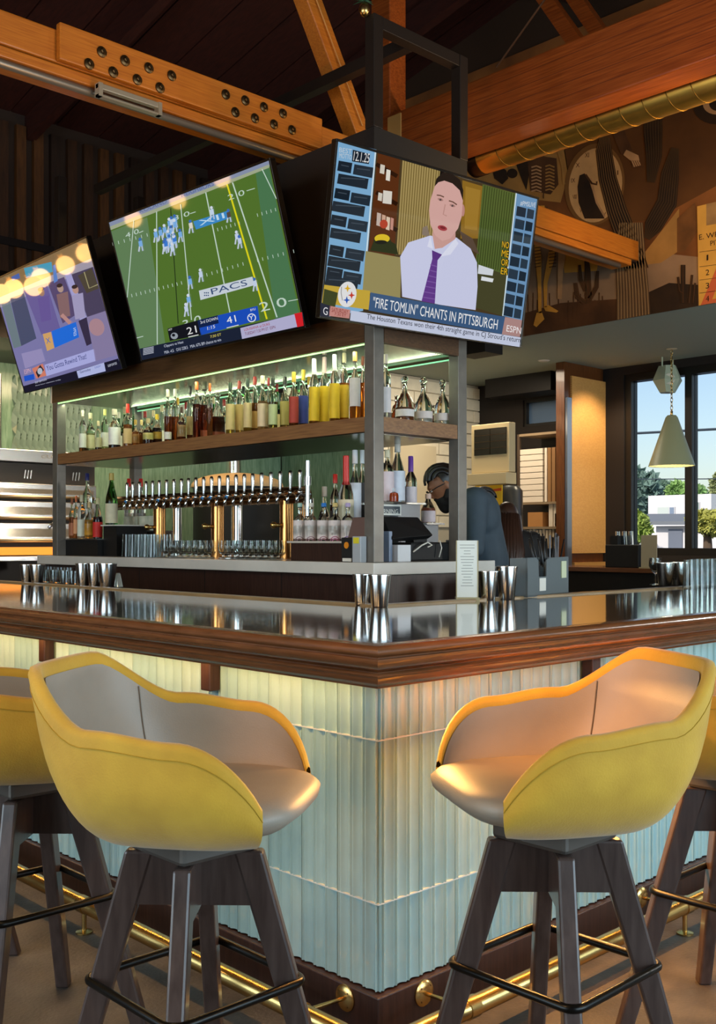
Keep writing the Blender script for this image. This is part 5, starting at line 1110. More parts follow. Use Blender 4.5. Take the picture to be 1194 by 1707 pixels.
endb = [(646, 752, .075, zt3, dict(kind='tall', fill='d8c8c8', fl=.5, cap='d8c8a0', lab='d8c4c4', labz=(.04, .6)), 'pink-labelled clear bottle on steel stand by corner post'), (663, 742, .085, zt3, dict(kind='slope', fill='d8d8dc', fl=.4, cap='d8cfc0', lab='d4d8e0', labz=(.04, .55)), 'tall clear bottle with white label on steel stand'), (685, 762, .07, zl3-.1, dict(kind='tall', fill='d8d4d8', fl=.4, cap='7a4aa8', lab='e0d8dc', labz=(.3, .55), hcap=.2), 'clear bottle with purple cap on the steel stand'), (714, 826, .085, zl3, dict(kind='slope', fill='c8705a', fl=.55, cap='d8b8a8', lab='d8c8cc', labz=(.04, .45)), 'rose-coloured bottle at right end of the steel stand'), (657, 812, .05, zt3, dict(kind='squat', fill='d8581c', fl=.6, cap=None, lab=None), 'tiny orange bottle in front of the tall clear bottle')]
for i, (u, vt, w_, zb3, kw, lb) in enumerate(endb):
    Y = YE_+(.29 if i < 4 else .2); p = PX(u, vt, 'y', Y); bottle('liquor_bottle', lb, (p.x, Y, zb3 if i != 2 else zl3), p.z-(zb3 if i != 2 else zl3), w_, group='bottles on the steel stand', **kw)
till = thing('till_terminal', 'black point of sale terminal with tilted screen on end counter', 'till', (ex(690), YE_, ZC))
q = [PX(u, v, 'y', Y) for u, v, Y in ((638, 861, 2.14), (697, 862, 2.14), (722, 892, 2.06), (655, 898, 2.06))]
MB().prism(q, (.0, .035, -.02)).build('tilted_screen', m_black, till, bevel=.003)
xa, xb_ = ex(672), ex(747)
MB().box(xa, xb_, 2.06, 2.26, ZC+.0, ZC+.10).build('till_base', m_black, till, bevel=.01); MB().box(ex(690), ex(712), 2.12, 2.18, ZC+.10, ez(884)).build('screen_neck', m_black, till)
MB().tube([(ex(672), 2.045, ZC+.05), (ex(684), 2.035, ZC+.085), (ex(694), 2.035, ZC+.1), (ex(701), 2.035, ZC+.085), (ex(694), 2.035, ZC+.075)], .004, 6).build('white_cable', m_white, till, smooth=True)
MB().tube([(ex(714), 2.04, ZC+.02), (ex(717), 2.035, ZC+.07), (ex(715), 2.04, ZC+.11)], .003, 6).build('white_cable', m_white, till, smooth=True)
bxo('white_box', 'small white box on end counter beside the corner post', 'box', ex(645), ex(667), 2.04, 2.12, ZC, ez(908), mat('white_plastic_box', 'd4d6d8', .4))
bxo('grey_box', 'slim grey-blue box tucked against the corner post', 'box', ex(637.5), ex(643), 2.07, 2.14, ZC, ez(886), mat('blue_grey_box', '7d8ba0', .4))
bxo('receipt_pad', 'pale receipt pad lying at right end of the till', 'pad', ex(738), ex(757), 2.03, 2.055, ZC, ZC+.03, mat('pale_pad', 'c8d0cc', .5))
bxo('side_canister', 'grey metal canister standing right of the till', 'canister', ex(752), ex(762), 2.1, 2.16, ZC, ez(900), m_ss)

# ------------------------------------------------------------------ on the bar top
m_cup = mat('brushed_cup_steel', 'd9d9d6', .2, metal=1, var=.05, vscale=4, stretch=(1, 1, 12))
def steel_cup(u, vb, vt, wt, lb, cupn='steel_tumbler'):
    p = PX(u, vb, 'z', ZB); dep = (p-CAM).dot(fwd); h = (vb-vt)/F_PX*dep; rt = wt/F_PX*dep/2
    t = thing(cupn, lb, 'cup', (p.x, p.y, ZB), group='steel shaker cups on the bar')
    MB().lathe([(rt*.66, 0), (rt*.70, .004), (rt*.96, h*.96), (rt*.92, h*.96), (rt*.66, .008), (.002, .008)], n=28).build('cup_body', m_cup, t, local=True, smooth=40)
    MB().lathe([(rt*.93, h*.955), (rt, h*.96), (rt*1.01, h*.98), (rt, h), (rt*.93, h)], n=28).build('rim', m_cup, t, local=True, smooth=40)
steel_cup(633, 1012, 958, 40, 'steel shaker cup at the inner bar corner, front of its pair'); steel_cup(604, 1009, 957, 34, 'steel shaker cup left and behind at the inner bar corner')
steel_cup(814, 1000, 952, 34, 'steel cup beside the menu card, front left of its group'); steel_cup(845, 999, 944, 38, 'steel cup between menu card and napkin caddy, nearest the caddy'); steel_cup(806, 997, 955, 30, 'pale steel cup partly hidden right behind the menu card')
steel_cup(1109, 976, 938, 31, 'steel cup in front of upturned glasses at right, larger of two'); steel_cup(1131, 975, 937, 28, 'steel cup in front of upturned glasses at right, right of two')
steel_cup(45, 972, 941, 24, 'left steel cup of the far left pair on bar'); steel_cup(62, 973, 941, 26, 'right steel cup of the far left pair on bar')
steel_cup(139, 978, 939, 26, 'left steel cup of three beside the small glasses'); steel_cup(158, 979, 939, 26, 'middle steel cup of three beside the small glasses'); steel_cup(179, 980, 939, 33, 'right steel cup of three beside the small glasses')
gs = MB().lathe([(.028, 0), (.036, .075), (.033, .075), (.026, .006), (.002, .006)], n=16).mesh('rocks_glass', m_gw, smooth=45)
for k, (u, v) in enumerate(((74, 971), (91, 972), (108, 973), (122, 974), (82, 964), (99, 965), (115, 966))):
    o = bpy.data.objects.new('rocks_glass', gs); COL.objects.link(o); o.location = PX(u, v, 'z', ZB); tag(o, 'small clear glass left of three steel cups, %s from left in %s row' % (ORD[k % 4], 'front' if k < 4 else 'rear'), 'glass', 'rocks glasses on the left arm of the bar')
p = PX(197, 979, 'z', ZB); MB().lathe([(.018, 0), (.026, .003), (.012, .07), (.009, .075)], p, 14).build('bar_jigger', mat('pale_glass_cone', 'c8ccc4', .15, metal=.6), smooth=40, label='small pale cone jigger right of the three steel cups', cat='jigger')
# menu card in a holder
p = PX(779, 1001, 'z', ZB); mc = thing('menu_holder', 'white menu card in clear stand on bar in front of till', 'menu', tuple(p)); dep = (p-CAM).dot(fwd); w2 = 17/F_PX*dep; h2 = 100/F_PX*dep
rv = Vector((fwd.y, -fwd.x, 0)); fr_ = -fwd
def MQ(a, b_, z0, z1, d0, d1): return [p+rv*x+fr_*y+Vector((0, 0, z)) for z in (z0, z1) for x, y in ((a, d1), (b_, d1), (b_, d0), (a, d0))]
MB().hexa(MQ(-w2, w2, .012, h2, -.002, .002)).build('menu_card', mat('menu_paper', 'd6d6cc', .5), mc)
MB().hexa(MQ(-w2-.006, w2+.006, 0, .014, -.03, .03)).hexa(MQ(-w2-.004, -w2, .014, h2, -.004, .004)).hexa(MQ(w2, w2+.004, .014, h2, -.004, .004)).build('clear_stand', mat('acrylic_tan', 'cbbd92', .15, trans=.4), mc)
ln_ = MB(); rr_ = random.Random(2)
for k in range(15):
    z = h2-.02-k*.012; ww = rr_.uniform(.3, .75)*w2; ln_ = ln_.hexa(MQ(-ww, ww, z, z+.0025, .002, .0024))
ln_.build('printed_lines', mat('menu_ink', '8a8c84', .6), mc)
# napkin caddy with straws
cc_ = PX(905, 992, 'z', ZB); cd2 = thing('napkin_caddy', 'grey plastic napkin caddy with black straws on right bar arm', 'caddy', (cc_.x, cc_.y, ZB))
m_cad = mat('grey_caddy_plastic', '5c6465', .45); A = PX(880, 997, 'z', ZB); Bq = PX(948, 990, 'z', ZB); L_ = PX(862, 993, 'z', ZB)
e1 = (Bq-A); wl_ = e1.length; e1.normalize(); e2 = Vector((-e1.y, e1.x, 0)); dp_ = .085; dep = (A-CAM).dot(fwd); hc = 66/F_PX*dep
def CQ(x, y, z): return A+e1*x+e2*y+Vector((0, 0, z))
def cbox(a, b_, c_, d_, z0, z1): return [CQ(x, y, z) for z in (z0, z1) for x, y in ((a, c_), (b_, c_), (b_, d_), (a, d_))]
MB().hexa(cbox(0, wl_, 0, dp_, .003, .012)).build('caddy_base', m_cad, cd2, bevel=.002)
front_p = [(0, 0), (wl_, 0), (wl_, hc), (wl_*.50, hc*.98), (wl_*.45, hc*.93), (wl_*.44, hc*.5), (wl_*.26, hc*.5), (wl_*.25, hc*.93), (wl_*.2, hc), (0, hc)]
MB().prism([CQ(x, 0, z+.003) for x, z in front_p], e2*.006).build('front_panel', m_cad, cd2); MB().hexa(cbox(0, .006, .007, dp_, .012, hc)).build('side_panel', m_cad, cd2); MB().hexa(cbox(wl_-.006, wl_, .007, dp_, .012, hc)).build('side_panel', m_cad, cd2); MB().hexa(cbox(.007, wl_-.007, dp_-.006, dp_, .012, hc)).build('back_panel', m_cad, cd2); MB().hexa(cbox(wl_*.46, wl_*.47, .007, dp_-.007, .012, hc*.9)).build('divider', m_cad, cd2)
MB().hexa(cbox(wl_*.27, wl_*.42, -.002, -.0005, hc*.15, hc*.48)).build('paper_tag', m_white, cd2)
MB().hexa(cbox(wl_*.80, wl_*.92, -.005, -.001, hc*.45, hc*.9)).build('clip', mat('pale_clip', 'c8cca8', .5), cd2)
MB().hexa(cbox(.015, wl_*.44, .03, dp_-.03, .013, hc*.8)).build('napkins', mat('dark_napkin', '2a2624', .8), thing('napkin_stack', 'stack of dark napkins inside the grey caddy', 'napkins', tuple(CQ(.05, .08, .013))))
rs_ = random.Random(11)
for k in range(20):
    x = wl_*rs_.uniform(.52, .92); y = rs_.uniform(.02, dp_-.03); x2 = x+(x-wl_*.72)*1.0-.02; y2 = y+rs_.uniform(-.02, .03)
    MB().tube([CQ(x, y, .016), CQ(x2, y2, hc+rs_.uniform(.07, .13))], .0042, 6).build('straw', mat(('black_straw', 'grey_straw')[k % 4 == 1], ('181716', '77777a')[k % 4 == 1], .3), smooth=True, label='black drinking straw standing in the bundle in grey caddy', cat='straw', group='black straws in the caddy')
# upturned glasses at the right
for k in range(7):
    for rw in range(2):
        u = 1150+k*17+rw*7; b0 = PX(u, 960, 'y', 1.0+.0*rw-rw*.0)
        o = bpy.data.objects.new('highball_glass', gt); COL.objects.link(o); o.location = (PX(u, 960, 'y', .93+.085*rw).x, .93+.085*rw, ZB); o.scale = (.85, .85, 1); tag(o, 'clear glass among those at right bar end, %s from left in %s row' % (ORD[k], ('front', 'rear')[rw]), 'glass', 'glasses at the right end of the bar, %s row' % ('front', 'rear')[rw])
wgm = MB().lathe([(.03, 0), (.03, .003), (.004, .008), (.004, .06), (.02, .075), (.036, .105), (.034, .15), (.032, .15), (.034, .105), (.018, .08), (.001, .07)], n=18)
wg = wgm.mesh('wine_glass', m_gw, smooth=45); o = bpy.data.objects.new('wine_glass', wg); COL.objects.link(o); o.location = PX(1093, 975, 'z', ZB); tag(o, 'single stemmed wine glass left of the right steel cups', 'glass')
# ------------------------------------------------------------------ kitchen at the far left
kw_ = thing('trim_3', None, None, (3, YK, 0), kind='structure')      # glazed tile cladding on the kitchen wall
m_kit = mat('green_stack_tile', '5c7a62', .15, var=.4, vscale=2, stretch=(24, 24, 3), col2='7f9c84')
MB().box(1.0, 5.95, YK-.03, YK, .9, 3.0).build('tile_bed', m_kit, kw_)
MB().box(5.965, 5.999, YB+.01, YK-.03, .9, 3.0).build('tile_bed', m_kit, kw_)
m_leaf = mat('sage_leaf_tile', '869c90', .1, coat=.5)
lp, lh = .060, .23
def leaf_mesh():
    mb = MB(); w, h = lp*.5, lh*.62
    out = [(0, -h), (w*.75, -h*.55), (w, 0), (w*.75, h*.55), (0, h), (-w*.75, h*.55), (-w, 0), (-w*.75, -h*.55)]
    rg = [(-.3*w, h*.9), (.35*w, h*.2), (.1*w, -h*.3), (-.2*w, -h*.9)]
    vs = [(x, 0, z) for x, z in out]+[(x, -.042, z) for x, z in rg]
    fs = [(4, 5, 8), (5, 6, 9, 8), (6, 7, 10, 9), (7, 0, 11, 10), (0, 1, 11), (1, 2, 10, 11), (2, 3, 9, 10), (3, 4, 8, 9)]
    return mb.add(vs, fs).mesh('leaf_tile', m_leaf, smooth=False)
lm_ = leaf_mesh(); x0 = PX(24, 700, 'y', YK-.03).x; x1 = PX(150, 700, 'y', YK-.03).x; z0, z1 = PX(60, 755, 'y', YK).z, PX(60, 645, 'y', YK).z
r = 0; z = z0
while z < z1:
    x = x0+(lp/2 if r % 2 else 0)
    while x < x1:
        o = bpy.data.objects.new('leaf_tile', lm_); COL.objects.link(o); o.parent = kw_; o.location = Vector((x, YK-.031, z))-Vector(ORG[kw_.name]); x += lp
    z += lh*.62; r += 1
YO = 6.75; ox = lambda u: PX(u, 850, 'y', YO).x; oz = lambda v: PX(50, v, 'y', YO).z
ov = thing('deck_oven', 'stacked stainless deck oven at far left behind the back bar', 'oven', (ox(40), YO, 0))
XA, XZ = ox(-60), ox(158)
MB().box(XA, XZ, YO+.02, YK-.04, 0, oz(806)).build('oven_body', mat('oven_dark', '2a2420', .4, metal=.5), ov)
hd = MB().box(XA, XZ, YO-.10, YK-.04, oz(772), oz(752)).build('hood', m_ss, ov, bevel=.004)
P = Print((0, YO-.101, 0), (0, -1, 0)); P.text('CUPPONE', (69, 764), (130, 766), (69, 758), mat('etched_letter', '8a8478', .4), 1); P.done('lettering', hd)
MB().box(XA, XZ, YO+.0, YO+.4, oz(805), oz(773)).build('dark_band', mat('oven_black_band', '3a332c', .35, metal=.4), ov)
for k in range(2):
    for j in range(3): MB().bar((ox(40+k*80+j*5), YO-.004, oz(798)), (ox(42+k*80+j*5), YO-.004, oz(784)), .012, .008, up=(0, 1, 0)).build('vent_slot', m_ss, ov)
decks = [(806, 832), (836, 867), (872, 904)]
for i, (a, b_) in enumerate(decks):
    q = MB().box(XA, XZ, YO-.03, YO+.02, oz(b_), oz(a)).build('oven_door', m_ss, ov, bevel=.006)
    MB().box(XA+.03, XZ-.03, YO-.034, YO-.03, oz(b_-9), oz(a+9)).build('door_glass', mat('oven_glass', 'b8a890', .12, metal=.8), q)
    MB().tube([(XA+.05, YO-.07, oz(b_-3)), (XZ-.05, YO-.07, oz(b_-3))], .014, 10).build('door_handle', mat('brushed_tan_steel', 'c8ac84', .3, metal=1), q, smooth=True)
MB().box(XA, XZ, YO-.02, YO+.02, oz(925), oz(912)).build('glowing_slot', mat('oven_glow', 'e0801c', .5, emit=(1.0, .38, .05), estr=.9), ov)
MB().box(XA, XZ, YO-.18, YO+.02, oz(934), oz(927)).build('steel_ledge', m_ss, ov)
for i, (ua, ub, m_) in enumerate(((-12, 8, m_copper), (9, 28, m_ss))):
    rr = (ox(ub)-ox(ua))/2
    MB().tube([((ox(ua)+ox(ub))/2, YO+.3, oz(752)), ((ox(ua)+ox(ub))/2, YO+.3, oz(620))], rr, 24).build('flue_pipe', m_, smooth=40, label='%s flue pipe rising from the deck oven hood' % ('copper', 'polished steel')[i], cat='pipe')
# extraction canopy
MB().box(XA-.5, 4.6, YO-.35, YK-.04, 2.96, 3.5).build('extract_canopy', mat('dark_canopy', '231b15', .4, metal=.5), label='dark extraction canopy over the kitchen ovens', cat='canopy')
area('kitchen_canopy_lamp', (3.4, 6.9, 2.93), (3.3, 6.6, 0), 2.8, .4, 16, TUNG)
area('oven_fill_lamp', (3.0, 6.0, 2.93), (2.6, 6.75, 1.2), 2.2, .3, 48, TUNG)  # added to brighten the oven fronts, has no fixture
# domed pizza oven behind the taps
dpos = PX(378, 850, 'y', 6.9); zt4 = PX(378, 790, 'y', 6.9).z; dm = thing('dome_oven', 'tan domed pizza oven behind the row of taps', 'oven', (dpos.x, 6.85, 0))
zk = PX(378, 811, 'y', 6.9).z; rk = .46
pr = [(rk, zk-.02)]+[(rk*math.cos(a), zk+(zt4-zk)*math.sin(a)) for a in [k*math.pi/2/9 for k in range(0, 9)]]+[(.03, zt4)]
MB().lathe(pr, (dpos.x, 6.72, 0), 40).build('dome', mat('tan_clay', 'b99a6c', .6, var=.1), dm, smooth=50); MB().lathe([(rk-.02, 0), (rk-.02, zk-.02)], (dpos.x, 6.72, 0), 40).build('stand', m_black, dm, smooth=40)
MB().tube([(dpos.x+.05, 6.85, zt4-.02), (dpos.x+.05, 6.85, 2.95)], .075, 20).build('flue', m_ss, dm, smooth=40)

# ------------------------------------------------------------------ column with woven panel
c0 = PX(943, 603, 'z', ZS); YC = c0.y; XC0 = c0.x-.02
clm = thing('column', None, None, (XC0, YC, 0), kind='structure')
m_colw = mat('brown_column_wood', '6b3d1c', .35, var=.3, vscale=5, stretch=(16, 16, 1.2), coat=.25, col2='4f2a10')
MB().box(XC0, XW-.02, YC, YC+.10, 0, ZS-.001).build('column_core', m_colw, clm)
pu = lambda u: PX(u, 780, 'y', YC).x
zt5, zb5 = PX(980, 632, 'y', YC).z, PX(980, 922, 'y', YC).z
m = bpy.data.materials.new('woven_cane'); m.use_nodes = True; nt = m.node_tree; b_ = nt.nodes['Principled BSDF']; b_.inputs['Roughness'].default_value = .6
tc = nt.nodes.new('ShaderNodeTexCoord'); bt = nt.nodes.new('ShaderNodeTexBrick'); mp = nt.nodes.new('ShaderNodeMapping'); mp.inputs['Rotation'].default_value = (math.pi/2, 0, 0)
bt.inputs['Scale'].default_value = 22; bt.inputs['Color1'].default_value = lin('d8a259'); bt.inputs['Color2'].default_value = lin('cf9750'); bt.inputs['Mortar'].default_value = lin('b98342'); bt.inputs['Mortar Size'].default_value = .02
nt.links.new(tc.outputs['Object'], mp.inputs['Vector']); nt.links.new(mp.outputs['Vector'], bt.inputs['Vector']); nt.links.new(bt.outputs['Color'], b_.inputs['Base Color'])
MB().box(pu(951), pu(1015), YC-.02, YC-.001, zb5, zt5).build('woven_panel', m, clm)
gls = mat('glossy_trim_sheen', '7c8390', .12, metal=.6)
MB().box(pu(942), pu(949.5), YC-.03, YC-.001, .9, PX(945, 663, 'y', YC).z).build('edge_trim_sheen', gls, clm); MB().box(pu(1023), pu(1034), YC-.03, YC-.001, .9, PX(1028, 640, 'y', YC).z).build('edge_trim_sheen', gls, clm)  # left strip is metal trim; right one paints the glossy wood's reflection
MB().box(pu(950), pu(1016), YC-.06, YC-.001, PX(980, 945, 'y', YC).z, PX(980, 937, 'y', YC).z).build('panel_ledge', mat('honey_ledge', 'c08c4a', .4), clm)

# ------------------------------------------------------------------ shelving with pizza boxes
XS = 7.12; sy = lambda u: PX(u, 820, 'x', XS).y; sz = lambda v: PX(890, v, 'x', XS).z
us_ = thing('shelving_unit', 'dark shelving with pizza boxes and folders left of the column', 'shelving', (XS, sy(895), 0)); m_shv = mat('dark_shelf_wood', '4a3a2c', .5)
yl, yr = sy(862.5), YC+.11
MB().box(XS, XS+.03, yl-.03, yl, 0, sz(722)).build('side_panel', m_shv, us_); MB().box(XS, XS+.4, yr, yr+.03, 0, sz(722)).build('side_panel', m_shv, us_); MB().box(XS+.38, XS+.4, yr+.03, yl-.03, 0, sz(722)).build('back_panel', m_black, us_)
for v in (724, 839, 880, 912, 945): MB().box(XS-.005, XS+.38, yr+.03, yl-.03, sz(v+2), sz(v-2)).build('shelf', mat('shelf_edge_wood', '8a7458', .5), us_)
m_pb = mat('white_box_board', 'dccdb8', .7); n = 9; zb6 = sz(837); zt6 = sz(747); hh = (zt6-zb6)/n
for k in range(n):
    j = ((k*5) % 4)*.02; bxo('pizza_box', 'white pizza box in the shelf stack, %s from bottom' % ORD[k], 'pizza box', XS+.01, XS+.33, sy(904), sy(866-((k+1) % 3)*2)-.0, zb6+k*hh, zb6+(k+1)*hh-.006, m_pb, group='stacked pizza boxes')
for k, (a, b2) in enumerate(((907, 911), (912, 918), (919, 925))): bxo('pizza_box', 'upright folded box beside the pizza box stack, %s from left' % ORD[k], 'pizza box', XS+.01, XS+.33, sy(b2), sy(a), zb6, sz(748), m_pb if k == 0 else mat('kraft_board', '8a6238', .7), group='upright pizza boxes')
bxo('tan_box', 'tan cardboard box on the middle shelf of the shelving', 'box', XS+.02, XS+.3, sy(903), sy(878), sz(878), sz(854), mat('tan_cardboard', 'b07a42', .7))
for k, (a, b2, c_, d_) in enumerate(((912, 919, 853, 834), (920, 927, 853, 837), (922, 928, 878, 856))): bxo('white_carton', ('white carton atop others at shelf right', 'small white carton right of the taller one', 'lower white carton beside the tan box')[k], 'carton', XS+.03, XS+.2, sy(b2), sy(a), sz(878) if k == 2 else sz(878), sz(d_), m_pb)
for k in range(9): bxo('menu_folder', 'cream folder in the lower shelf row, %s from left' % ORD[k], 'folder', XS+.02, XS+.3, sy(879+k*5.4), sy(875.5+k*5.4), sz(910), sz(884-(k % 3)), mat('cream_folder', 'd0bfa2', .6), group='upright folders on the lower shelf')
# beige cabinet with dark glazed doors
XAh = 6.3; ay = lambda u: PX(u, 750, 'x', XAh).y; az = lambda v: PX(820, v, 'x', XAh).z
ah = thing('wall_cabinet', 'beige wall cabinet with dark wire glass doors above yellow poster', 'cabinet', (XAh, ay(820), az(790)))
m_bg = mat('beige_enamel', 'cdb88c', .5)
MB().box(XAh, XAh+.10, ay(849), ay(786), az(788), az(706)).build('cabinet_body', m_bg, ah, bevel=.006)
for a, b2 in ((792, 818), (819, 845)):
    d_ = MB().box(XAh-.012, XAh-.001, ay(b2), ay(a), az(758), az(714)).build('glass_door', mat('dark_wire_glass', '1c1612', .2), ah)
    for j in range(1, 4): MB().box(XAh-.014, XAh-.012, ay(b2), ay(a), az(714+j*11)-.003, az(714+j*11)+.003).build('wire', mat('wire_brown', '4a3a28', .4, metal=.6), d_)
MB().box(XAh-.06, XAh+.1, ay(850.5), ay(786), az(808), az(789)).build('lower_tray', m_bg, ah, bevel=.005)
# poster, urn and door behind the staff
MB().box(6.45, 6.46, PX(837, 830, 'x', 6.45).y, PX(792, 830, 'x', 6.45).y, PX(820, 850, 'x', 6.45).z, PX(820, 809, 'x', 6.45).z).build('yellow_poster', mat('yellow_print', 'e0b020', .5, var=.1), label='yellow poster with red stroke behind the bartender', cat='poster')
pp_ = bpy.data.objects['yellow_poster']; P = Print((6.449, 0, 0), (-1, 0, 0)); P.poly([(808, 818), (836, 813), (836, 818), (822, 819)], mat('poster_red', 'c8481c', .5), 1); P.done('red_stroke', pp_)
ORG['yellow_poster'] = tuple(pp_.location)
uc = PX(850, 900, 'x', 6.6); MB().lathe([(.10, 0), (.13, .02), (.13, PX(850, 815, 'x', 6.6).z-.02), (.09, PX(850, 810, 'x', 6.6).z)], (6.6, uc.y, 0), 28).build('tall_urn', mat('dark_steel_drum', '55585a', .3, metal=.8), smooth=40, label='tall dark steel drum right of the yellow poster', cat='drum')
MB().box(PX(650, 800, 'y', YB).x, PX(722, 800, 'y', YB).x, YB-.05, YB-.005, 0, PX(690, 742, 'y', YB).z).build('door_1', mat('cream_door', 'c4b596', .5), kind='structure', label='cream door in the white brick wall')

# ------------------------------------------------------------------ counter under the street window
XQ = 6.35; qy = lambda u: PX(u, 945, 'x', XQ).y; zq = PX(1000, 946, 'x', XQ).z
sc_ = thing('service_counter', 'dark service counter under the street windows', 'counter', (XQ+.3, 2, 0))
MB().box(XQ, XQ+.62, -1.5, YC-.08, zq-.04, zq).build('counter_top', m_mahog, sc_, bevel=.004); MB().box(XQ+.05, XQ+.6, -1.45, YC-.12, 0, zq-.041).build('counter_body', m_black, sc_)
q0 = PX(1036, 946, 'z', zq)
bc_ = thing('bar_caddy', 'black bar caddy with glasses by the street window', 'caddy', (XQ+.2, qy(1036)+.0, zq))
MB().box(XQ+.1, XQ+.3, PX(1064, 900, 'x', XQ+.1).y, PX(1009, 900, 'x', XQ+.1).y, zq, PX(1030, 908, 'x', XQ+.1).z).build('caddy_body', m_black, bc_, bevel=.008); MB().box(XQ+.12, XQ+.3, PX(1028, 900, 'x', XQ+.1).y, PX(1015, 900, 'x', XQ+.1).y, PX(1030, 908, 'x', XQ+.1).z, PX(1030, 893, 'x', XQ+.1).z).build('caddy_box', m_black, bc_)
for k, u in enumerate((1030, 1041, 1052)):
    o = bpy.data.objects.new('pint_glass', gt); o.scale = (.6, .6, .8); COL.objects.link(o); o.location = (XQ+.2, PX(u, 900, 'x', XQ+.2).y, PX(1030, 908, 'x', XQ+.1).z); tag(o, 'clear glass on black caddy by window, %s from left' % ORD[k], 'glass', 'glasses on the window caddy')
yq0, yq1 = PX(1095, 900, 'x', XQ+.05).y, PX(1069, 900, 'x', XQ+.05).y
mn = thing('menu_stand', 'tan menu board standing on the counter below the window', 'menu', (XQ+.06, (yq0+yq1)/2, zq)); MB().box(XQ+.05, XQ+.06, yq0, yq1, zq+.004, PX(1080, 892, 'x', XQ+.05).z).build('menu_board', mat('tan_menu', 'a79a7c', .6), mn); MB().box(XQ+.03, XQ+.10, yq0-.01, yq1+.01, zq, zq+.01).build('menu_foot', mat('acrylic_tan', 'cbbd92', .15), mn)
# dark rubber mat strip with bar tools behind the right arm
MB().box(2.4, 5.0, BD+.02, BD+.4, .93, .98).build('ice_well_lid', m_black, label='black well cover behind the right bar arm', cat='cover'); MB().box(2.42, 4.98, BD+.04, BD+.38, 0, .93).build('ice_well', m_black, bpy.data.objects['ice_well_lid'])

# ------------------------------------------------------------------ pendant and faceted speaker
pc = PX(1120, 581, 'z', ZS); dep = (pc-CAM).dot(fwd); k_ = dep/F_PX
pd = thing('pendant_lamp', 'sage green cone pendant lamp hanging before the street window', 'pendant lamp', tuple(pc)); m_sage = mat('sage_enamel', '8d9374', .45)
def pz_(v): return CAM_H-(v-V0)*k_
MB().lathe([(.05, pz_(582)-pc.z+.0), (.05, -.004), (.01, -.001)], pc, 24).build('canopy', mat('cream_enamel', 'd8d0b0', .5), pd, smooth=40)
nl = 16
for i in range(nl):
    z = pz_(584)+(pz_(690)-pz_(584))*(i+.5)/nl; hl = (pz_(584)-pz_(690))/nl*.62; ring = []
    for j in range(12):
        a = j*math.tau/12; x = math.cos(a)*.011; ring.append(Vector((x if i % 2 else 0, 0 if i % 2 else x, math.sin(a)*hl))+Vector((pc.x, pc.y, z)))
    MB().tube(ring, .0035, 6, closed=True).build('chain_link', m_brass, pd, smooth=True)
zT, zBt = pz_(696), pz_(776); rT, rB = 10*k_, 37.5*k_
MB().lathe([(rT*.7, zT+.02), (rT, zT), (rB, zBt), (rB*1.01, zBt-.006), (rB-.006, zBt-.004), (rT-.004, zT-.012), (.004, zT-.014)], (pc.x, pc.y, 0), 40).build('shade', m_sage, pd, smooth=40)
MB().tube([(pc.x, pc.y, zT+.01), (pc.x, pc.y, zT+.06)], .012, 10).build('socket_stem', m_brass, pd, smooth=True)
MB().ball((pc.x, pc.y, zBt+.10), .045).build('bulb', mat('warm_bulb', 'ffffff', .4, emit=(1.0, .66, .30), estr=12), pd, smooth=True)
def point(name, loc, e, col, r=.05):
    l = bpy.data.lights.new(name, 'POINT'); l.energy = e; l.color = col; l.shadow_soft_size = r; o = bpy.data.objects.new(name, l); COL.objects.link(o); o.location = loc; return o
point('pendant_bulb_light', (pc.x, pc.y, zBt+.03), 8, TUNG)
sp0 = PD(1113, 632, 10.3); s_ = 24*10.3/F_PX
fs_ = thing('faceted_speaker', 'pale green faceted speaker hung high before the window', 'speaker', tuple(sp0-Vector((0, 0, s_))))
MB().lathe([(s_*.55, -s_*.95), (s_*1.05, -s_*.1), (s_*.62, s_*.9)], sp0, 6, ph=.35).build('speaker_body', mat('pale_sage_paint', 'a9b49c', .5), fs_); MB().lathe([(s_*.4, 0), (s_*.38, .006)], sp0+Vector((-.62*s_, -.5*s_, -.1*s_)), 16, ax=(-.7, -.6, -.1)).build('speaker_grille', mat('pale_grille', 'c8c4b0', .6), fs_)
MB().tube([sp0+Vector((-.1, .0, s_*.8)), sp0+Vector((-.1, 0, ZS-sp0.z))], .008, 8).tube([sp0+Vector((.1, .0, s_*.8)), sp0+Vector((.1, 0, ZS-sp0.z))], .008, 8).build('bracket', mat('pale_sage_paint', 'a9b49c', .5), fs_)
for i, (u, v) in enumerate(((907, 601), (1050, 613))):
    q = PX(u, v, 'z', ZS); MB().lathe([(.05, -.008), (.06, -.001)], q, 24).build('ceiling_downlight', mat('downlight_white', 'd8d4c8', .4), smooth=40, label=('small round downlight in soffit above the shelving', 'small round downlight in soffit by the window head')[i], cat='downlight')
# black projector-like box hanging behind television
pb_ = PX(800, 585, 'z', ZS-.12); bxo('ceiling_speaker', 'black box speaker fixed to soffit right of the back bar', 'speaker', pb_.x-.12, pb_.x+.12, pb_.y-.16, pb_.y+.16, ZS-.16, ZS-.001, m_black)
# gold ornament with a green sprig at the top of the frame
og = PX(608, 16, 'x', XB-.03); on_ = thing('hanging_ornament', 'gold ribbed ornament with green sprig on top of steel frame', 'ornament', (og.x, og.y, og.z-.03))
MB().ball(og, .028, .028, .036, 16).build('gold_bauble', m_brass, on_, smooth=True); sg_ = MB(); rr = random.Random(4)
for k in range(26):
    a = Vector((rr.gauss(0, 1), rr.gauss(0, 1), abs(rr.gauss(0, .8)))).normalized(); p0 = og+Vector((0, 0, .05)); sg_.tube([p0, p0+a*rr.uniform(.06, .13)], [.006, .001], 5)
sg_.build('green_sprig', mat('fir_green', '1f4a30', .7), on_, smooth=True)

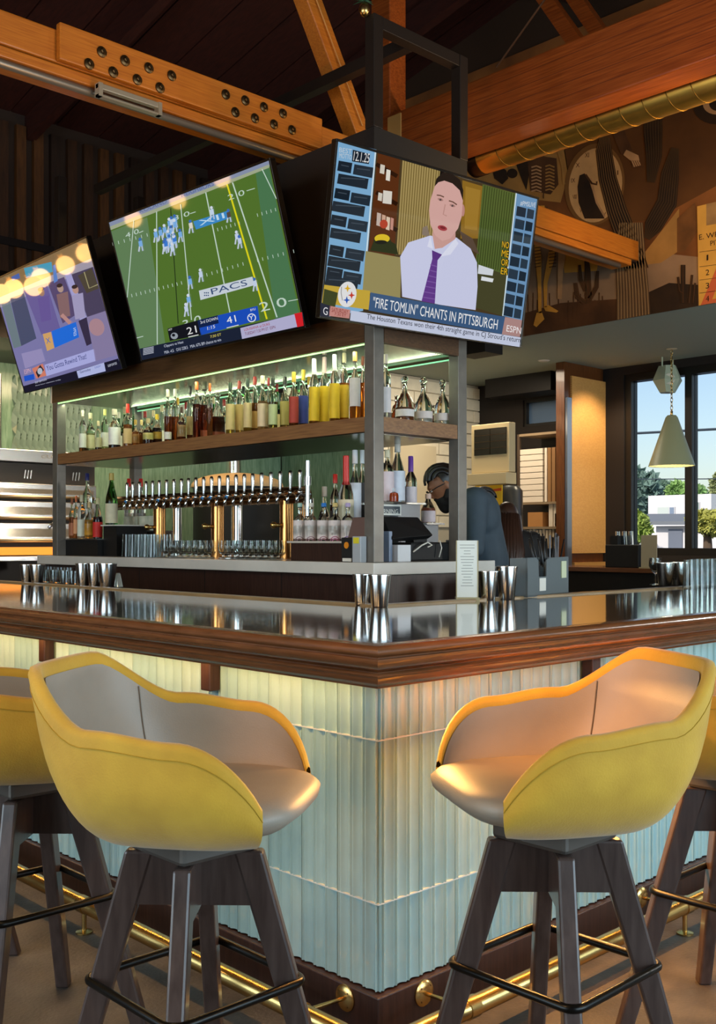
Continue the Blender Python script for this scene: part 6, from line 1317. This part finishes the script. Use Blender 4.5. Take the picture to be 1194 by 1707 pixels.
# ------------------------------------------------------------------ people behind the bar
def cap_chain(mb, pts):
    for (p, r) in pts: mb.ball(p, r, n=12)
    mb.tube([p for p, r in pts], [r for p, r in pts], 12)
def remesh(o, vox, sm_=6):
    m_ = o.modifiers.new('remesh', 'REMESH'); m_.mode = 'VOXEL'; m_.voxel_size = vox; m_.use_smooth_shade = True
    s_ = o.modifiers.new('smooth', 'SMOOTH'); s_.iterations = sm_; s_.factor = .5
def frame(base, face):
    f = Vector((face[0], face[1], 0)).normalized(); s = Vector((f.y, -f.x, 0)); B_ = Vector(base)      # s: the person's right side
    return lambda a, b_, z: B_+f*a+s*b_+Vector((0, 0, z))
def person(label, base, face, skin, shirt, hairc, lean=0.0, tall=1.0, long_hair=False, beard=False, specs=False, head_tilt=30, hf=.22, hz=1.66, nbz=.17):
    t = thing('person', label, 'person', tuple(base)); G = frame(base, face); m_sk = mat('skin_'+skin, skin, .5); m_sh = mat('shirt_'+shirt, shirt, .75, var=.1, vscale=14); m_hr = mat('hair_'+hairc, hairc, .4)
    f = (G(1, 0, 0)-G(0, 0, 0)); s = (G(0, 1, 0)-G(0, 0, 0)); Rm = Matrix((f, s, Vector((0, 0, 1)))).transposed()
    tl = Matrix.Rotation(math.radians(head_tilt), 3, 'Y'); RH = Rm@tl
    hc = G(hf, 0, hz); H = lambda a, b_, z: hc+RH@Vector((a, b_, z))
    b = MB()
    b.ball(hc, .098, .078, .115, 18, rot=RH); b.ball(H(.035, 0, -.055), .062, .058, .06, 14, rot=RH); b.ball(H(.102, 0, -.02), .016, .013, .022, 10, rot=RH)      # skull, jaw, nose
    b.ball(H(.085, 0, .03), .02, .05, .014, 10, rot=RH); b.ball(H(.088, 0, -.062), .016, .026, .012, 10, rot=RH)                                               # brow, mouth
    for sg in (-1, 1): b.ball(H(-.008, sg*.079, -.012), .022, .011, .033, 10, rot=RH)                                                                         # ears
    nb = G(hf*.42, 0, hz-nbz); cap_chain(b, [(H(-.03, 0, -.07), .052), (nb, .056)])
    ch = G(.02+lean*.3, 0, 1.36*tall); wa = G(-.01, 0, 1.10*tall); pe = G(0, 0, .96*tall)
    cap_chain(b, [(nb, .058), (ch, .12), (wa, .115), (pe, .13)])
    hands = []
    for sg in (-1, 1):
        sh_ = G(.03+lean*.4, sg*.175, 1.45*tall); el = G(.05+lean*.3, sg*.23, 1.18*tall); wr = G(.27+lean*.2, sg*.17, 1.12*tall)
        cap_chain(b, [(ch+(sh_-ch)*.5+Vector((0, 0, .03)), .085), (sh_, .062), (el, .046), (wr, .031)])
        hd_ = (wr-el).normalized(); pal = wr+hd_*.05; b.ball(pal, .045, .038, .02, 10, rot=Rm)
        for k in range(4):
            o_ = s*(k-1.5)*.019; ln = (.06, .07, .066, .052)[k]; a0 = pal+hd_*.035+o_; a1 = a0+hd_*ln*.55+Vector((0, 0, -.008)); a2 = a1+hd_*ln*.35+Vector((0, 0, -.028)); cap_chain(b, [(a0, .0095), (a1, .009), (a2, .0075)])
        th = pal-s*sg*.034; cap_chain(b, [(th, .011), (th-s*sg*.018+hd_*.03, .010), (th-s*sg*.016+hd_*.055+Vector((0, 0, -.01)), .008)])
        hp = G(0, sg*.085, .92*tall); kn = G(.02, sg*.095, .50*tall); an = G(-.02, sg*.10, .09); cap_chain(b, [(hp, .095), (kn, .06), (an, .042), (G(.12, sg*.11, .045), .038)])
        hands.append((sh_, el, wr, hp, kn, an))
    o = b.build('body', m_sk, t, smooth=True); remesh(o, .010, 3)
    c = MB(); cap_chain(c, [(nb-Vector((0, 0, .02))-f*.01, .076), (ch+Vector((0, 0, .02)), .150), (wa, .146), (pe+Vector((0, 0, .02)), .155)])
    for sh_, el, wr, hp, kn, an in hands: cap_chain(c, [(ch+(sh_-ch)*.5+Vector((0, 0, .03)), .11), (sh_, .084), (el, .062), (el+(wr-el)*.85, .046)])
    c.ball(ch-f*.04, .12, .19, .17, 14, rot=Rm); o = c.build('shirt', m_sh, t, smooth=True); remesh(o, .014, 4)
    c = MB(); cap_chain(c, [(pe+Vector((0, 0, -.01)), .15), (pe-Vector((0, 0, .06)), .155)])
    for sh_, el, wr, hp, kn, an in hands: cap_chain(c, [(hp, .115), (kn, .08), (an+Vector((0, 0, .03)), .062)])
    o = c.build('trousers', mat('black_trousers', '15151a', .8), t, smooth=True); remesh(o, .016, 4)
    for sg in (-1, 1): MB().ball(G(.08, sg*.11, .05), .14, .055, .05, 12, rot=Rm).build('shoe', m_black, t, smooth=True)
    hr = MB(); hr.ball(H(-.016, 0, .03), .105, .085, .105, 18, rot=RH)
    if long_hair:
        rr = random.Random(8)
        for k in range(30):
            a = -math.pi*.95+k/29*math.pi*1.9; p0 = H(-.02-.08*math.cos(a)*1.0, .08*math.sin(a), .03); q_ = G(hf-.15-.06*math.cos(a), .11*math.sin(a), hz-.22); q2 = G(hf-.24-.04*math.cos(a)+rr.uniform(-.02, .02), .09*math.sin(a)+rr.uniform(-.02, .02), hz-.52-rr.uniform(0, .1))
            hr.tube([p0, q_, q2], [.022, .026, .008], 6)
    else:
        for k in range(9):
            y = (k-4)*.019; path = [H(.098*math.cos(a)*math.sqrt(max(.05, 1-(y/.09)**2)), y*1.0, .03+.10*math.sin(a)*math.sqrt(max(.05, 1-(y/.09)**2))) for a in [math.radians(d_) for d_ in range(15, 176, 16)]]
            hr.tube(path, .0125, 8)
        hr.ball(H(-.105, 0, .02), .035, .05, .06, 10, rot=RH)
    o = hr.build('hair', m_hr, t, smooth=True)
    # keep the face free: trim hair in front of and below the hairline
    bm = bmesh.new(); bm.from_mesh(o.data); org = Vector(ORG[t.name]); inv = RH.inverted(); kill = []
    for v in bm.verts:
        q_ = inv@((v.co+org)-hc)
        if q_.x > .035 and q_.z < .055 or (not long_hair and q_.z < -.035): kill.append(v)
    bmesh.ops.delete(bm, geom=kill, context='VERTS'); bm.to_mesh(o.data); bm.free()
    if beard:
        c = MB(); c.ball(H(.045, 0, -.085), .062, .062, .058, 14, rot=RH); c.ball(H(.075, 0, -.115), .035, .04, .05, 12, rot=RH)
        for sg in (-1, 1): cap_chain(c, [(H(.0, sg*.068, -.035), .016), (H(.03, sg*.06, -.075), .022)])
        c.ball(H(.096, 0, -.048), .012, .03, .008, 8, rot=RH); o = c.build('beard', mat('black_beard', '14100e', .8), t, smooth=True); remesh(o, .008, 2)
    for sg in (-1, 1): MB().ball(H(.089, sg*.033, .008), .009, .014, .008, 8, rot=RH).build('eye', mat('eye_white', 'd8d0c8', .3), t, smooth=True)
    if specs:
        c = MB()
        for sg in (-1, 1):
            ring = [H(.112, sg*.036+.026*math.cos(a), .004+.018*math.sin(a)) for a in [k*math.tau/16 for k in range(16)]]; c.tube(ring, .0025, 6, closed=True); c.tube([H(.11, sg*.062, .01), H(.05, sg*.082, .008), H(-.01, sg*.084, .0)], .003, 6)
        c.tube([H(.114, -.01, .008), H(.114, .01, .008)], .0025, 6); c.build('glasses', m_black, t, smooth=True)
    return t
pb0 = PD(808, 900, 6.55); lf = (-XH[0], -YH[0])      # image-left direction on the floor
person('bearded bartender in navy shirt and glasses looking down at the till', (pb0.x, pb0.y, 0), (lf[0], lf[1]), '8a5a3e', '3b4750', '17110e', lean=.12, tall=1.075, nbz=.115, beard=True, specs=True, head_tilt=34, hf=.255, hz=1.665)
pw = PD(845, 900, 7.6); person('person with long dark brown hair in black top behind bartender', (pw.x, pw.y, 0), (.75, .55), 'a87a5e', '1a1818', '3d261c', tall=.9, long_hair=True, head_tilt=12, hf=.05, hz=1.46)
pq = PD(797, 900, 8.6); person('person with short dark hair half hidden behind the bartender', (pq.x, pq.y, 0), (.6, -.3), '9a6a4c', '222226', '1c1512', tall=.95, head_tilt=8, hf=.05, hz=1.62)

# ------------------------------------------------------------------ room lamps
def spot(name, loc, aim, e, col, ang=70, blend=.6, r=.04):
    l = bpy.data.lights.new(name, 'SPOT'); l.energy = e; l.color = col; l.spot_size = math.radians(ang); l.spot_blend = blend; l.shadow_soft_size = r
    o = bpy.data.objects.new(name, l); COL.objects.link(o); o.location = loc; o.rotation_euler = (Vector(aim)-Vector(loc)).to_track_quat('-Z', 'Y').to_euler(); return o
# globe pendants of the dining side, left and right of the picture (some mirrored in the televisions, others added to light the beams and soffit)
def globe(loc, i, e, r=.085, col=WARM):
    t = thing('globe_pendant', 'warm glass globe pendant hung beside the dining side, %s of the row' % ORD[i], 'pendant lamp', tuple(loc), group='globe pendants over the dining side')
    L = Vector(loc)
    MB().ball(L, r, n=20).build('globe', mat('lit_globe', 'ffe2b0', .3, emit=(1.0, .52, .16), estr=13), t, smooth=True)
    MB().tube([L+Vector((0, 0, r-.005)), L+Vector((0, 0, r+.06))], .025, 12).build('cap', m_brass, t, smooth=True)
    top = ZS-.001 if L.x > XM else slope(L.y)-.01
    MB().tube([L+Vector((0, 0, r+.05)), (L.x, L.y, top)], .004, 6).build('cord', m_black, t)
    if e: point('globe_pendant_light', (L.x, L.y, L.z-r-.03), e, col, .08)
GLOBES = [(-1.3, -.2, 2.75, 45), (-2.4, .9, 2.9, 45), (-2.6, 2.6, 2.85, 45), (-.07, 7.2, 2.97, 0), (.172, 7.2, 2.96, 0), (.446, 7.2, 2.964, 0), (.62, 7.05, 2.94, 0), (.708, 7.25, 2.994, 0), (.90, 7.1, 3.01, 0), (-1.51, 7.2, 2.906, 0), (-2.1, 7.15, 2.87, 0), (-2.18, 6.5, 2.91, 0), (6.0, -2.4, 1.8, 0), (1.6, -2.6, 2.8, 40)]
for i, g in enumerate(GLOBES): globe(g[:3], i, g[3])
point('soffit_fill_lamp', (6.0, -2.4, 1.6), 230, (.97, .98, .95), .1)  # added fill to lift the soffit from below
# warm track spots on the beams; seat, mural and duct spots added as fill
spot('seat_fill_spot', (-1.0, -.2, 3.1), (.40, -.24, .88), 620, (1, .36, .06), 17, 1.0)  # added, with its twin below, to tint the stool linings orange
spot('seat_fill_spot_left', (-1.1, -.6, 3.1), (-.12, .16, .93), 170, (1, .36, .06), 10, 1.0)
spot('beam_track_spot', (.9, 1.5, 2.6), (1.2, 2.75, 3.55), 26, (1, .55, .2), 120, .8)
spot('beam_track_spot_right', (2.9, .6, 3.0), (3.3, 1.6, 3.9), 20, (1, .5, .16), 130, .8)
spot('mural_fill_spot', (4.2, 1.6, 3.35), (XM, 2.6, 3.4), 42, (1, .58, .22), 110, .8)  # added pair that brightens the mural
spot('mural_fill_spot_far', (4.4, .2, 3.5), (XM, .8, 3.5), 22, (1, .58, .22), 110, .8)
spot('duct_fill_spot', (4.3, .9, 3.25), (3.63, 1.7, 3.8), 70, (1, .66, .25), 90, .7)  # added below the duct to bring out its gold
spot('panel_fill_spot', (XC0+.25, YC-.65, ZS-.02), (XC0+.42, YC, 1.7), 90, (1, .8, .55), 90, .7)  # added to brighten the woven panel, no fitting modelled
area('end_kitchen_lamp', (6.3, 4.9, ZS-.03), (6.3, 5.2, 0), 1.0, .6, 40, (1, .86, .66))
